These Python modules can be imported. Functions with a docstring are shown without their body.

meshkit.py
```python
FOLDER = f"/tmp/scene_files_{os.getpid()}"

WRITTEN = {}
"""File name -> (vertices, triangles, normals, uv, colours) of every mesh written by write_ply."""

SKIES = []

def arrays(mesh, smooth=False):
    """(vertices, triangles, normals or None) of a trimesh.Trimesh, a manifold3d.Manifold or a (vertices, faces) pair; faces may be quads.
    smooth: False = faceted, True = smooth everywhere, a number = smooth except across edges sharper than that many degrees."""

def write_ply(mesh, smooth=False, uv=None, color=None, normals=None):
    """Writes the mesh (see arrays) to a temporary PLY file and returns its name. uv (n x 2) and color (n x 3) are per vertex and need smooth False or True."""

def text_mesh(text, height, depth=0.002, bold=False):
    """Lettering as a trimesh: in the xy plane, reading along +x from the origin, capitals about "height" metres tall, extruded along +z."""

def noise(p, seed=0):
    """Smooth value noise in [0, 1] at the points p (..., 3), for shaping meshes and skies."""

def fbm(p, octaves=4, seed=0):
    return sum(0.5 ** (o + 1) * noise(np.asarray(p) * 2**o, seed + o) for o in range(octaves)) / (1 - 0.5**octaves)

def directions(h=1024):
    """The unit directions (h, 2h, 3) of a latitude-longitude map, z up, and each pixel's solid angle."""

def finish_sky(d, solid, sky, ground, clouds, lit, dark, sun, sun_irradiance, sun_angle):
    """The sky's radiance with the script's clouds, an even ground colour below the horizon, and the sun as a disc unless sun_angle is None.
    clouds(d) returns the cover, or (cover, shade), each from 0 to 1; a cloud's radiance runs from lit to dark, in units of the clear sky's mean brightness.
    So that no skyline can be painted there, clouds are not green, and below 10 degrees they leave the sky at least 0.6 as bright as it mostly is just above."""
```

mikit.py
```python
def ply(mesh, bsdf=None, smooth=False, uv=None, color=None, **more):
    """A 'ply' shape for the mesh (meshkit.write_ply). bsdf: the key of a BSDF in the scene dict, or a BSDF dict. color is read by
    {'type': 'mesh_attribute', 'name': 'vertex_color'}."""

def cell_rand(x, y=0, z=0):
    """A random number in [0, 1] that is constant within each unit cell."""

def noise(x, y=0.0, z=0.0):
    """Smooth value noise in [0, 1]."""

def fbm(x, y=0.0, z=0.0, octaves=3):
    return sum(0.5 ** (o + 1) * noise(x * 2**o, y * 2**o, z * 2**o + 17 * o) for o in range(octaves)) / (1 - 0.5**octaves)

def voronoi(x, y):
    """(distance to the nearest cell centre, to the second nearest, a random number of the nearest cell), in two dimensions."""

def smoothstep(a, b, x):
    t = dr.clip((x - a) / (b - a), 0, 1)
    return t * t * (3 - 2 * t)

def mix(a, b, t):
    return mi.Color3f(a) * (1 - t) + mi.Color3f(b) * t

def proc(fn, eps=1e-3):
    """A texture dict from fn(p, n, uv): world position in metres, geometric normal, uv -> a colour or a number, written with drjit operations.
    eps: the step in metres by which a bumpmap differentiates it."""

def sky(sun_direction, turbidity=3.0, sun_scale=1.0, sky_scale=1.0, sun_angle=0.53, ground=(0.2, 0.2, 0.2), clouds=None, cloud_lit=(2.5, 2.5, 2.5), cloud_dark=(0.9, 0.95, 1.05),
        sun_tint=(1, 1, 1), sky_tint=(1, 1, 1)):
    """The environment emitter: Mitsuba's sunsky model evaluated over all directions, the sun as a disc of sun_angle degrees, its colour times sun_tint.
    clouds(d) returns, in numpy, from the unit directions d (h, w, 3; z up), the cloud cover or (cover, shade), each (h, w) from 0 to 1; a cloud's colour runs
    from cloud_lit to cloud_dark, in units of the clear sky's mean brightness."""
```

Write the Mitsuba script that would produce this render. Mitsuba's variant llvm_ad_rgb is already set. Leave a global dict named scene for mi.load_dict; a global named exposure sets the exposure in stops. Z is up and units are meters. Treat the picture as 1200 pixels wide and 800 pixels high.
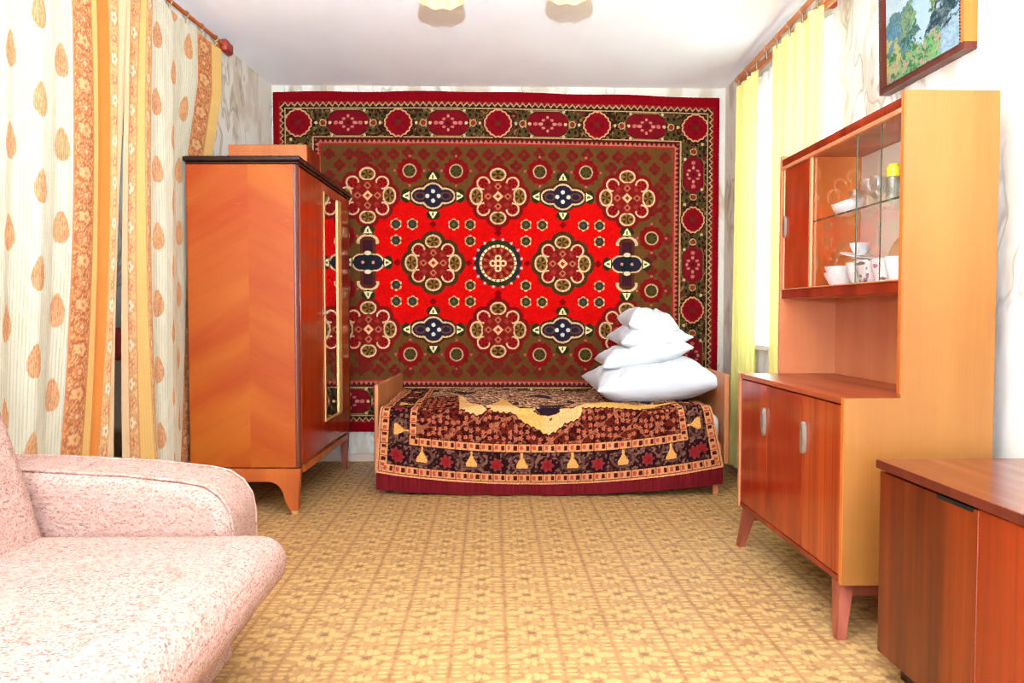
import math, random
import numpy as np, trimesh, manifold3d as m3
import drjit as dr, mitsuba as mi, mikit, meshkit
from shapely.geometry import Polygon
from mikit import proc, noise, fbm, cell_rand, smoothstep, mix

T = mi.ScalarTransform4f
random.seed(5)
rng = np.random.default_rng(5)
PI = math.pi

# ------------------------------------------------------------------ camera, sky, lights, exposure
_th, _ps = math.atan(33 / 900), math.atan(24 / 900)
FWD = [math.sin(_ps) * math.cos(_th), math.cos(_ps) * math.cos(_th), -math.sin(_th)]
scene = {
    'camera': {'type': 'perspective', 'fov': 2 * math.degrees(math.atan(600 / 900)), 'fov_axis': 'x', 'near_clip': 0.02,
               'to_world': T().look_at(origin=[0, 0, 1.0], target=[FWD[0], FWD[1], 1.0 + FWD[2]], up=[0, 0, 1])},
    # bright overcast daylight outside the windows
    'sky': mikit.sky((0.5, 0.2, 0.8), turbidity=4, sun_scale=0.0, sky_scale=17.0, clouds=lambda d: np.ones(d.shape[:2]),
                     cloud_lit=(2.35, 3.0, 3.65), cloud_dark=(2, 2, 2), ground=(0.35, 0.35, 0.33)),
    # out-of-view flash above the lens, tilted up to brighten ceiling and room
    'unseen_camera_flash': {'type': 'spot', 'intensity': {'type': 'rgb', 'value': [31.0, 37.0, 45.0]}, 'cutoff_angle': 80.0, 'beam_width': 38.0,
                     'to_world': T().look_at(origin=[0, 0.0, 1.17], target=[0.3 * FWD[0], 0.3 * FWD[1], 2.17], up=[0, 0, 1])},
}
exposure = 1.84
labels = {}

# ------------------------------------------------------------------ helpers
def lin(c):
    c = np.asarray(c, float) / 255.0
    return np.where(c <= 0.04045, c / 12.92, ((c + 0.055) / 1.055) ** 2.4)
ALB = 0.86
def C(*c):
    return (lin(c) * ALB).tolist()

def tag(key, label, cat=None, group=None, kind=None):
    d = {'label': label}
    if cat: d['category'] = cat
    if group: d['group'] = group
    if kind: d['kind'] = kind
    labels[key] = d

def num(key):
    if key not in scene and not any(k.startswith(key + '__') for k in scene) and key not in labels: return key
    n = 1
    while True:
        k = f'{key}_{n:03d}'
        if k not in scene and not any(q.startswith(k + '__') for q in scene) and k not in labels: return k
        n += 1

def obj(name, mesh, mat, parent=None, smooth=False, **kw):
    key = num(f'{parent}__{name}' if parent else name)
    scene[key] = mikit.ply(mesh, mat, smooth, **kw) if not isinstance(mesh, dict) else mesh
    return key

def thing(name, label, cat, group=None):
    key = num(name)
    tag(key, label, cat, group)
    return key

def struct(name, mesh, mat, label, smooth=False, **kw):
    k = obj(name, mesh, mat, None, smooth, **kw)
    tag(k, label, kind='structure')
    return k

def cat(*ms):
    return trimesh.util.concatenate(list(ms))

def cbox(lo, hi, c=0.003):
    lo, hi = np.minimum(lo, hi).astype(float), np.maximum(lo, hi).astype(float)
    c = min(c, 0.45 * (hi - lo).min())
    pts = []
    for ax in range(3):
        a, b = lo + c, hi - c
        a[ax], b[ax] = lo[ax], hi[ax]
        pts += [[x, y, z] for x in (a[0], b[0]) for y in (a[1], b[1]) for z in (a[2], b[2])]
    return trimesh.convex.convex_hull(np.array(pts))

def sphere_hull(pts, r, seg=20):
    ms = []
    rr = r if hasattr(r, '__len__') else [r] * len(pts)
    for p, q in zip(pts, rr):
        ms.append(m3.Manifold.sphere(q, seg).translate([float(v) for v in p]))
    return m3.Manifold.batch_hull(ms)

def to_tm(m):
    q = m.to_mesh()
    return trimesh.Trimesh(np.array(q.vert_properties[:, :3], float), np.array(q.tri_verts), process=False)

def soft(lo, hi, r, warp=None, step=0.03, seg=24):
    """A soft box with round edges; warp(v) moves its points."""
    lo, hi = np.array(lo, float) + r, np.array(hi, float) - r
    m = sphere_hull([[x, y, z] for x in (lo[0], hi[0]) for y in (lo[1], hi[1]) for z in (lo[2], hi[2])], r, seg)
    t = to_tm(m.refine_to_length(step))
    if warp is not None:
        t.vertices = warp(np.array(t.vertices))
    return t

def prism(poly, axis, a, b, c=0.0):
    """Extrudes a 2-D outline along an axis: axis 'y' takes (x, z), 'x' takes (y, z), 'z' takes (x, y)."""
    p = Polygon(poly)
    if c > 0:
        inner = p.buffer(-c, join_style=2)
        mm = cat(trimesh.creation.extrude_polygon(inner, b - a, engine='earcut'))
        body = trimesh.creation.extrude_polygon(p, b - a - 2 * c, engine='earcut')
        body.apply_translation([0, 0, c])
        mm = cat(mm, body)
    else:
        mm = trimesh.creation.extrude_polygon(p, b - a, engine='earcut')
    v = np.array(mm.vertices)
    h = v[:, 2] + a
    if axis == 'y': w = np.stack([v[:, 0], h, v[:, 1]], 1)
    elif axis == 'x': w = np.stack([h, v[:, 0], v[:, 1]], 1)
    else: w = np.stack([v[:, 0], v[:, 1], h], 1)
    f = np.array(mm.faces)
    if axis == 'y': f = f[:, ::-1]
    return trimesh.Trimesh(w, f, process=False)

def lathe(profile, n=28, at=(0, 0, 0), tm=None):
    m = trimesh.creation.revolve(np.array(profile, float), sections=n)
    if tm is not None: m.apply_transform(tm)
    m.apply_translation(at)
    return m

def tube(path, r, n=10):
    path = np.array(path, float)
    ms = []
    for a, b in zip(path[:-1], path[1:]):
        ms.append(trimesh.creation.cylinder(r, segment=[a, b], sections=n))
    for p in path[1:-1]:
        s = trimesh.creation.icosphere(1, r); s.apply_translation(p); ms.append(s)
    return cat(*ms)

def grid(P):
    """(vertices, triangles) of a sheet of points P (rows, columns, 3)."""
    h, w = P.shape[:2]
    i = np.arange(h * w).reshape(h, w)
    a, b, c, d = i[:-1, :-1].ravel(), i[:-1, 1:].ravel(), i[1:, 1:].ravel(), i[1:, :-1].ravel()
    return P.reshape(-1, 3), np.vstack([np.stack([a, b, c], 1), np.stack([a, c, d], 1)])

def tapered(p0, p1, s0, s1):
    """A square leg from p0 (half widths s0) to p1 (half widths s1)."""
    pts = []
    for p, s in ((p0, s0), (p1, s1)):
        s = s if hasattr(s, '__len__') else (s, s)
        pts += [[p[0] + a * s[0], p[1] + b * s[1], p[2]] for a in (-1, 1) for b in (-1, 1)]
    return trimesh.convex.convex_hull(np.array(pts))

def rotz(m, ang, about):
    m = m.copy()
    m.apply_transform(trimesh.transformations.rotation_matrix(ang, [0, 0, 1], about))
    return m

# ------------------------------------------------------------------ materials
def two(d):
    return {'type': 'twosided', 'b': d}
def rgb(*c):
    return {'type': 'rgb', 'value': C(*c)}
def lacquer(name, tex, alpha=0.05, ior=1.5):
    scene[name] = two({'type': 'roughplastic', 'diffuse_reflectance': tex, 'alpha': alpha, 'int_ior': ior, 'nonlinear': True, 'distribution': 'ggx'})
def matte(name, tex):
    scene[name] = two({'type': 'diffuse', 'reflectance': tex})

def wood(dark, light, wide=16.0, along=1.1, fine=240.0, contrast=1.6, seed=0.0, shift=0.0):
    d, l = C(*dark), C(*light)
    def fn(p, n, uv):
        a = p.x + p.y
        w = noise(a * 3 + seed, p.z * 1.5, seed) * 0.25
        g = fbm((a + w * 0.06) * wide + seed, p.z * along, seed + 3, 4)
        f = noise(a * fine, p.z * 6, seed)
        t = dr.clip((g - 0.5) * contrast + 0.5 + (f - 0.5) * 0.22 + shift, 0, 1)
        return mix(d, l, t)
    return proc(fn)

def wood_flat(dark, light, seed=0.0):                       # grain along y, for boards seen from above
    d, l = C(*dark), C(*light)
    def fn(p, n, uv):
        g = fbm((p.x + p.z) * 26 + seed, p.y * 1.5, seed, 4)
        f = noise((p.x + p.z) * 240, p.y * 6, seed)
        return mix(d, l, dr.clip((g - 0.5) * 1.6 + 0.5 + (f - 0.5) * 0.2, 0, 1))
    return proc(fn)

def chevron_fn(p, n, uv):                                   # book-matched diagonal veneer of the wardrobe's side
    u = p.x + 1.19
    side = dr.select(u > 0, mi.Float(1), mi.Float(0))
    au = dr.abs(u)
    q = p.z + 0.55 * au
    g = fbm(q * 7.0 + side * 0.2, au * 1.3 + side * 5, 2.0, 4)
    f = noise(q * 160, au * 12, side * 3)
    t = dr.clip((g - 0.5) * 1.7 + 0.42 + 0.16 * side + (f - 0.5) * 0.16, 0, 1)
    c = mix(C(202, 82, 12), C(216, 122, 28), t)
    scratch = smoothstep(0.80, 0.9, noise(p.x * 25, p.z * 160, 4)) * smoothstep(0.66, 0.8, noise(p.x * 9, p.z * 9, 8))
    return mix(c, C(250, 190, 130), scratch * 0.08)

lacquer('wood_chevron', proc(chevron_fn), 0.2, 1.4)
lacquer('wood_wardrobe_front', wood((186, 52, 10), (214, 80, 20), 10, 0.8, seed=2.0), 0.025, 1.55)
lacquer('wood_dark_edge', wood((48, 20, 14), (78, 34, 20), 20, 1, seed=4.0), 0.10)
lacquer('wood_post', wood((120, 44, 26), (150, 64, 36), 20, 1, seed=4.5), 0.12)
lacquer('wood_apron', wood((214, 112, 42), (232, 138, 62), 14, 1, seed=5.0), 0.15)
lacquer('wood_pale_trim', wood((238, 190, 118), (250, 212, 146), 20, 1, seed=6.0), 0.12)
lacquer('wood_side_yellow', wood((198, 128, 54), (214, 152, 74), 9, 0.9, 300, 1.2, seed=7.0), 0.16)
lacquer('wood_door_figured', wood((190, 56, 16), (222, 92, 34), 12, 3.5, seed=8.0), 0.03, 1.6)
lacquer('wood_door_striped', wood((196, 70, 20), (226, 112, 46), 42, 0.5, seed=9.0, contrast=2.2), 0.035, 1.6)
lacquer('wood_red_board', wood((158, 44, 16), (196, 70, 30), 16, 1, seed=10.0), 0.08)
lacquer('wood_top', wood_flat((190, 84, 40), (220, 118, 66), 11.0), 0.08, 1.55)
lacquer('wood_interior', wood((226, 128, 46), (242, 160, 72), 10, 0.8, seed=12.0), 0.12)
lacquer('wood_niche_lit', wood((236, 150, 90), (246, 178, 120), 10, 0.8, seed=12.5), 0.14, 1.55)  # lightened tone stands in for light inside the niche and hutch
lacquer('wood_edge_pink', wood((238, 158, 104), (248, 184, 132), 20, 1, seed=13.0), 0.15)
lacquer('wood_leg', wood((186, 92, 62), (214, 122, 90), 18, 1, seed=14.0), 0.2)
lacquer('wood_mahogany', wood((104, 28, 6), (186, 74, 20), 9, 0.3, seed=22.0, contrast=2.6, shift=-.08), 0.09)
lacquer('wood_mahogany_plain', wood((168, 54, 14), (198, 76, 26), 26, 0.5, seed=16.0), 0.09)
lacquer('wood_mahogany_reflect_top', wood_flat((196, 100, 56), (212, 122, 74), 17.0), 0.025, 2.3)  # lighter orange base carries part of the sideboard reflection as colour
lacquer('wood_mahogany_edge', wood((128, 50, 32), (156, 66, 44), 20, 1, seed=18.0), 0.12)
lacquer('wood_bed', wood((226, 146, 84), (242, 176, 112), 16, 1, seed=19.0), 0.2)
lacquer('wood_box', wood((226, 124, 50), (244, 156, 78), 10, 4, seed=20.0), 0.3)
lacquer('red_paint', rgb(206, 70, 40), 0.2)
lacquer('cream_panel', {'type': 'rgb', 'value': [.90, .86, .74]}, 0.1)
scene['mirror_glass'] = two({'type': 'conductor', 'material': 'none', 'specular_reflectance': {'type': 'rgb', 'value': [0.80, 0.81, 0.79]}})
scene['pane_glass'] = {'type': 'thindielectric', 'int_ior': 1.5}
scene['clear_glass'] = {'type': 'thindielectric', 'int_ior': 1.6, 'specular_transmittance': {'type': 'rgb', 'value': [0.9, 0.93, 0.92]}}
scene['green_glass_edge'] = two({'type': 'roughplastic', 'diffuse_reflectance': rgb(60, 78, 58), 'alpha': 0.1})
scene['steel'] = two({'type': 'roughplastic', 'diffuse_reflectance': rgb(132, 112, 92), 'alpha': 0.25})
scene['bronze'] = two({'type': 'roughconductor', 'material': 'Cu', 'alpha': 0.3, 'specular_reflectance': {'type': 'rgb', 'value': [0.5, 0.55, 0.4]}})
scene['china'] = two({'type': 'roughplastic', 'diffuse_reflectance': rgb(238, 238, 232), 'alpha': 0.06})
def decor_fn(p, n, uv):
    s = smoothstep(0.62, 0.72, noise(p.x * 70, p.y * 70, p.z * 70))
    k = noise(p.x * 110, p.y * 110, p.z * 110 + 9)
    return mix(C(238, 238, 230), mix(C(96, 112, 84), C(190, 120, 150), smoothstep(0.45, 0.6, k)), s)
scene['china_floral'] = two({'type': 'roughplastic', 'diffuse_reflectance': proc(decor_fn), 'alpha': 0.06})
scene['china_brown'] = two({'type': 'roughplastic', 'diffuse_reflectance': rgb(216, 158, 106), 'alpha': 0.08})
scene['yellow_lid'] = two({'type': 'roughplastic', 'diffuse_reflectance': rgb(240, 214, 40), 'alpha': 0.15})
scene['black_gap'] = two({'type': 'diffuse', 'reflectance': {'type': 'rgb', 'value': [0.02, 0.015, 0.012]}})
scene['vertex_matte'] = two({'type': 'diffuse', 'reflectance': {'type': 'mesh_attribute', 'name': 'vertex_color'}})
scene['curtain_print'] = {'type': 'principledthin', 'base_color': {'type': 'mesh_attribute', 'name': 'vertex_color'}, 'roughness': 0.8, 'diff_trans': 0.35, 'eta': 1.05}
matte('ceiling_paint', proc(lambda p, n, uv: mix([.80, .80, .80], [.88, .88, .88], fbm(p.x * 2.2, p.y * 2.2, 1, 3))))
matte('white_paint', rgb(244, 240, 232))
matte('baseboard_paint', rgb(222, 196, 172))

def wallpaper_fn(p, n, uv):
    a = p.x * 1.0 + p.y * 1.0
    wx, wz = fbm(a * 4.0, p.z * 3.0, 3, 3), fbm(a * 4.0, p.z * 3.0, 11, 3)
    r1 = dr.abs(fbm(a * 9 + wx * 3, p.z * 4.6 + wz * 3, 5, 3) - 0.5)
    line = 1 - smoothstep(0.0, 0.07, r1)
    m = smoothstep(0.42, 0.62, fbm(a * 2.6, p.z * 2.2, 21, 2))
    blot = smoothstep(0.48, 0.72, fbm(a * 9, p.z * 4, 31, 4))
    c = mix(C(230, 222, 207), C(204, 187, 162), blot * 0.85)
    return mix(c, C(150, 132, 108), line * m * 0.55)
matte('wallpaper', proc(wallpaper_fn))

def floor_fn(p, n, uv):                                     # printed linoleum: rows of flowers, 16 cm apart
    s = 0.162
    x, y = (p.x + 0.20) / s, (p.y - 2.37) / s
    u, v = x - dr.round(x), y - dr.round(y)
    au, av = dr.abs(u), dr.abs(v)
    jit = 0.5 * (noise(p.x * 90, p.y * 90, 2) - 0.5)
    def ell(cx, cy, rx, ry):
        return 1 - smoothstep(0.75, 1.15, dr.sqrt(dr.square((au - cx) / rx) + dr.square((av - cy) / ry)) + jit)
    light = dr.maximum(ell(0.27, 0.0, 0.18, 0.095), ell(0.0, 0.24, 0.065, 0.14))
    light = dr.maximum(light, ell(0.135, 0.20, 0.065, 0.11))
    light = dr.maximum(light, ell(0.37, 0.27, 0.095, 0.05))
    light = dr.maximum(light, ell(0.37, 0.41, 0.095, 0.05))
    light = dr.maximum(light, 0.6 * ell(0.19, 0.40, 0.05, 0.06))
    dot = ell(0.0, 0.0, 0.10, 0.07)
    seam = smoothstep(0.455, 0.49, au) * (0.35 + 0.5 * noise(dr.round(x + 0.5) * 7.3, p.y * 3.0, 4))
    wear = fbm(p.x * 1.6, p.y * 1.6, 6, 3)
    grain = noise(p.x * 420, p.y * 420, 9)
    c = mix(C(218, 172, 112), C(228, 186, 127), wear)
    c = mix(c, C(190, 136, 78), smoothstep(0.55, 0.75, noise(p.x * 60, p.y * 60, 14)) * 0.45)
    c = mix(c, C(250, 216, 146), light * (0.58 + 0.25 * grain))
    c = mix(c, C(150, 106, 56), dot * 0.45)
    c = mix(c, C(176, 104, 58), seam * 0.32)
    return c * (0.93 + 0.14 * grain)
lacquer('linoleum', proc(floor_fn), 0.22, 1.45)

def sofa_fn(p, n, uv):
    k1 = noise(p.x * 250, p.y * 250, p.z * 250)
    k2 = noise(p.x * 170 + 40, p.y * 170, p.z * 170)
    k3 = noise(p.x * 330 + 9, p.y * 330, p.z * 330)
    g = fbm(p.x * 60, p.y * 60, p.z * 60, 3)
    c = mix(C(166, 128, 112), C(188, 152, 136), g)
    c = mix(c, C(204, 172, 156), smoothstep(0.6, 0.8, k3) * 0.5)
    c = mix(c, C(158, 104, 88), smoothstep(0.58, 0.78, k2) * 0.6)
    return mix(c, C(104, 70, 60), smoothstep(0.68, 0.80, k1) * 0.6)
scene['sofa_cloth'] = two({'type': 'bumpmap', 'arbitrary': {**proc(lambda p, n, uv: noise(p.x * 130, p.y * 130, p.z * 130) * 0.0035, 0.002)},
                           'bsdf': {'type': 'diffuse', 'reflectance': proc(sofa_fn)}})
matte('sofa_piping', rgb(206, 92, 70))
matte('fringe_cloth', proc(lambda p, n, uv: mix(C(92, 20, 24), C(116, 28, 32), noise((p.x) * 180, p.z * 8, 2))))
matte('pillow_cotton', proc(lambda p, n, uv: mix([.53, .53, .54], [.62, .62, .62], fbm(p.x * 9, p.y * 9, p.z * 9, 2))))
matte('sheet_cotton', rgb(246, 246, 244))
scene['yellow_voile'] = {'type': 'principledthin', 'base_color': {'type': 'rgb', 'value': C(252, 246, 150)}, 'roughness': 0.8, 'diff_trans': 0.22, 'eta': 1.05}
scene['tulle_cloth'] = {'type': 'principledthin', 'base_color': {'type': 'rgb', 'value': [0.9, 0.9, 0.9]}, 'roughness': 0.8, 'diff_trans': 1.0, 'eta': 1.05}
scene['amber_glass'] = {'type': 'principledthin', 'base_color': {'type': 'rgb', 'value': [0.92, 0.72, 0.30]}, 'roughness': 0.15, 'diff_trans': 1.0, 'eta': 1.5}
matte('red_cloth', rgb(196, 92, 88))
matte('grey_paint', rgb(196, 190, 186))
matte('door_paint', rgb(226, 218, 206))

# ------------------------------------------------------------------ the room
H = 2.515
XR, YB, YF = 1.58, 5.2, -3.0
def xl(y): return -1.46 - 0.074 * (YB - y)                  # the left wall stands a little askew
floor_poly = [(-2.75, YF - 0.12), (XR + 0.12, YF - 0.12), (XR + 0.12, YB + 0.12), (-2.75, YB + 0.12)]
struct('floor', prism(floor_poly, 'z', -0.05, 0.0), 'linoleum', 'glossy tan linoleum floor printed with rows of pale flowers')
struct('ceiling', prism(floor_poly, 'z', H, H + 0.06), 'ceiling_paint', 'whitewashed ceiling')
struct('wall_back', cbox([-1.9, YB, 0], [XR + 0.12, YB + 0.1, H], 0.0005), 'wallpaper', 'pale papered back wall behind the big red carpet')
# right wall with the window opening
WY0, WY1, WZ0, WZ1 = 3.53, 4.62, 0.82, 2.245
rw = [cbox([XR, YF, 0], [XR + 0.12, WY0, H], 0.0005), cbox([XR, WY1, 0], [XR + 0.12, YB + 0.1, H], 0.0005),
      cbox([XR, WY0, 0], [XR + 0.12, WY1, WZ0], 0.0005), cbox([XR, WY0, WZ1], [XR + 0.12, WY1, H], 0.0005)]
struct('wall_right', cat(*rw), 'wallpaper', 'cream marbled wallpaper wall on the right with the window')
# left wall with the doorway behind the curtains
def lw(y0, y1, z0, z1):
    return prism([(xl(y0), y0), (xl(y1), y1), (xl(y1) - 0.08, y1), (xl(y0) - 0.08, y0)], 'z', z0, z1)
struct('wall_left', cat(lw(YF, 2.5, 0, H), lw(3.62, YB + 0.05, 0, H), lw(2.5, 3.62, 2.2, H)), 'wallpaper', 'cream marbled wallpaper wall on the left, mostly behind the patterned curtains')
struct('wall_alcove', cat(cbox([-2.72, 2.1, 0], [-2.66, 4.0, H], .0005), cbox([-2.7, 2.1, 0], [xl(2.2) - .06, 2.16, H], .0005), cbox([-2.7, 3.96, 0], [xl(3.96) - .06, 4.0, H], .0005)),
       'wallpaper', 'papered walls of the alcove behind the gap in the left curtains')
struct('wall_front', cat(cbox([-2.6, YF - 0.1, 0], [-1.5, YF, H], .0005), cbox([1.35, YF - 0.1, 0], [XR + .1, YF, H], .0005), cbox([-1.5, YF - 0.1, 0], [1.35, YF, 0.45], .0005), cbox([-1.5, YF - 0.1, 2.4], [1.35, YF, H], .0005)),
       'wallpaper', 'unseen papered wall behind the camera around the unseen window')  # out of view, set well back so its window lights the room evenly
struct('baseboard_back', cbox([xl(YB), YB - 0.018, 0], [XR, YB, 0.05]), 'baseboard_paint', 'low beige baseboard along the back wall', 50)
struct('baseboard_right', cbox([XR - 0.018, 3.3, 0], [XR, YB - .018, 0.05]), 'baseboard_paint', 'low beige baseboard under the window', 50)

def window(name, lo, hi, axis, label, panes):
    """frame bars as parts, panes as parts; axis is the wall's normal."""
    k = thing(name, label, None); labels[k] = {'label': label, 'kind': 'structure'}
    a, b, c, d = lo[0], hi[0], lo[1], hi[1]                 # along the wall, then z
    def bx(a0, a1, z0, z1, t0, t1):
        return cbox([t0, a0, z0], [t1, a1, z1]) if axis == 'x' else cbox([a0, t0, z0], [a1, t1, z1])
    t0, t1 = lo[2], hi[2]
    w = 0.05
    obj('frame', cat(bx(a, b, c, c + w, t0, t1), bx(a, b, d - w, d, t0, t1), bx(a, a + w, c, d, t0, t1), bx(b - w, b, c, d, t0, t1)), 'white_paint', k, 50)
    step = (b - a) / panes
    for i in range(1, panes):
        obj('mullion', bx(a + i * step - 0.03, a + i * step + 0.03, c + w, d - w, t0, t1), 'white_paint', k, 50)
    for i in range(panes):
        p0, p1, tm = a + i * step + 0.03, a + (i + 1) * step - 0.03, (t0 + t1) / 2
        if axis == 'x': P = np.array([[[tm, p0, c + w], [tm, p1, c + w]], [[tm, p0, d - w], [tm, p1, d - w]]])
        else: P = np.array([[[p0, tm, c + w], [p1, tm, c + w]], [[p0, tm, d - w], [p1, tm, d - w]]])
        obj('pane', grid(P), 'pane_glass', k)
    return k
w1 = window('window_1', (WY0, WZ0, XR + 0.05), (WY1, WZ1, XR + 0.10), 'x', 'bright white framed window behind the yellow curtains', 2)
obj('sill', cbox([XR - 0.06, WY0 - 0.03, WZ0 - 0.03], [XR + 0.05, WY1 + 0.03, WZ0]), 'white_paint', w1, 50)
window('window_2', (-1.5, 0.45, YF - 0.09), (1.35, 2.4, YF - 0.04), 'y', 'wide unseen window behind the camera that lights the room from the front', 3)  # out of view, sized to give soft frontal daylight

# ------------------------------------------------------------------ the big carpet on the back wall
def paint(col, m, c, a=1.0):
    m = np.clip(m.astype(float) * a, 0, 1)[:, None]
    col[:] = col * (1 - m) + lin(c) * ALB * m

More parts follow.
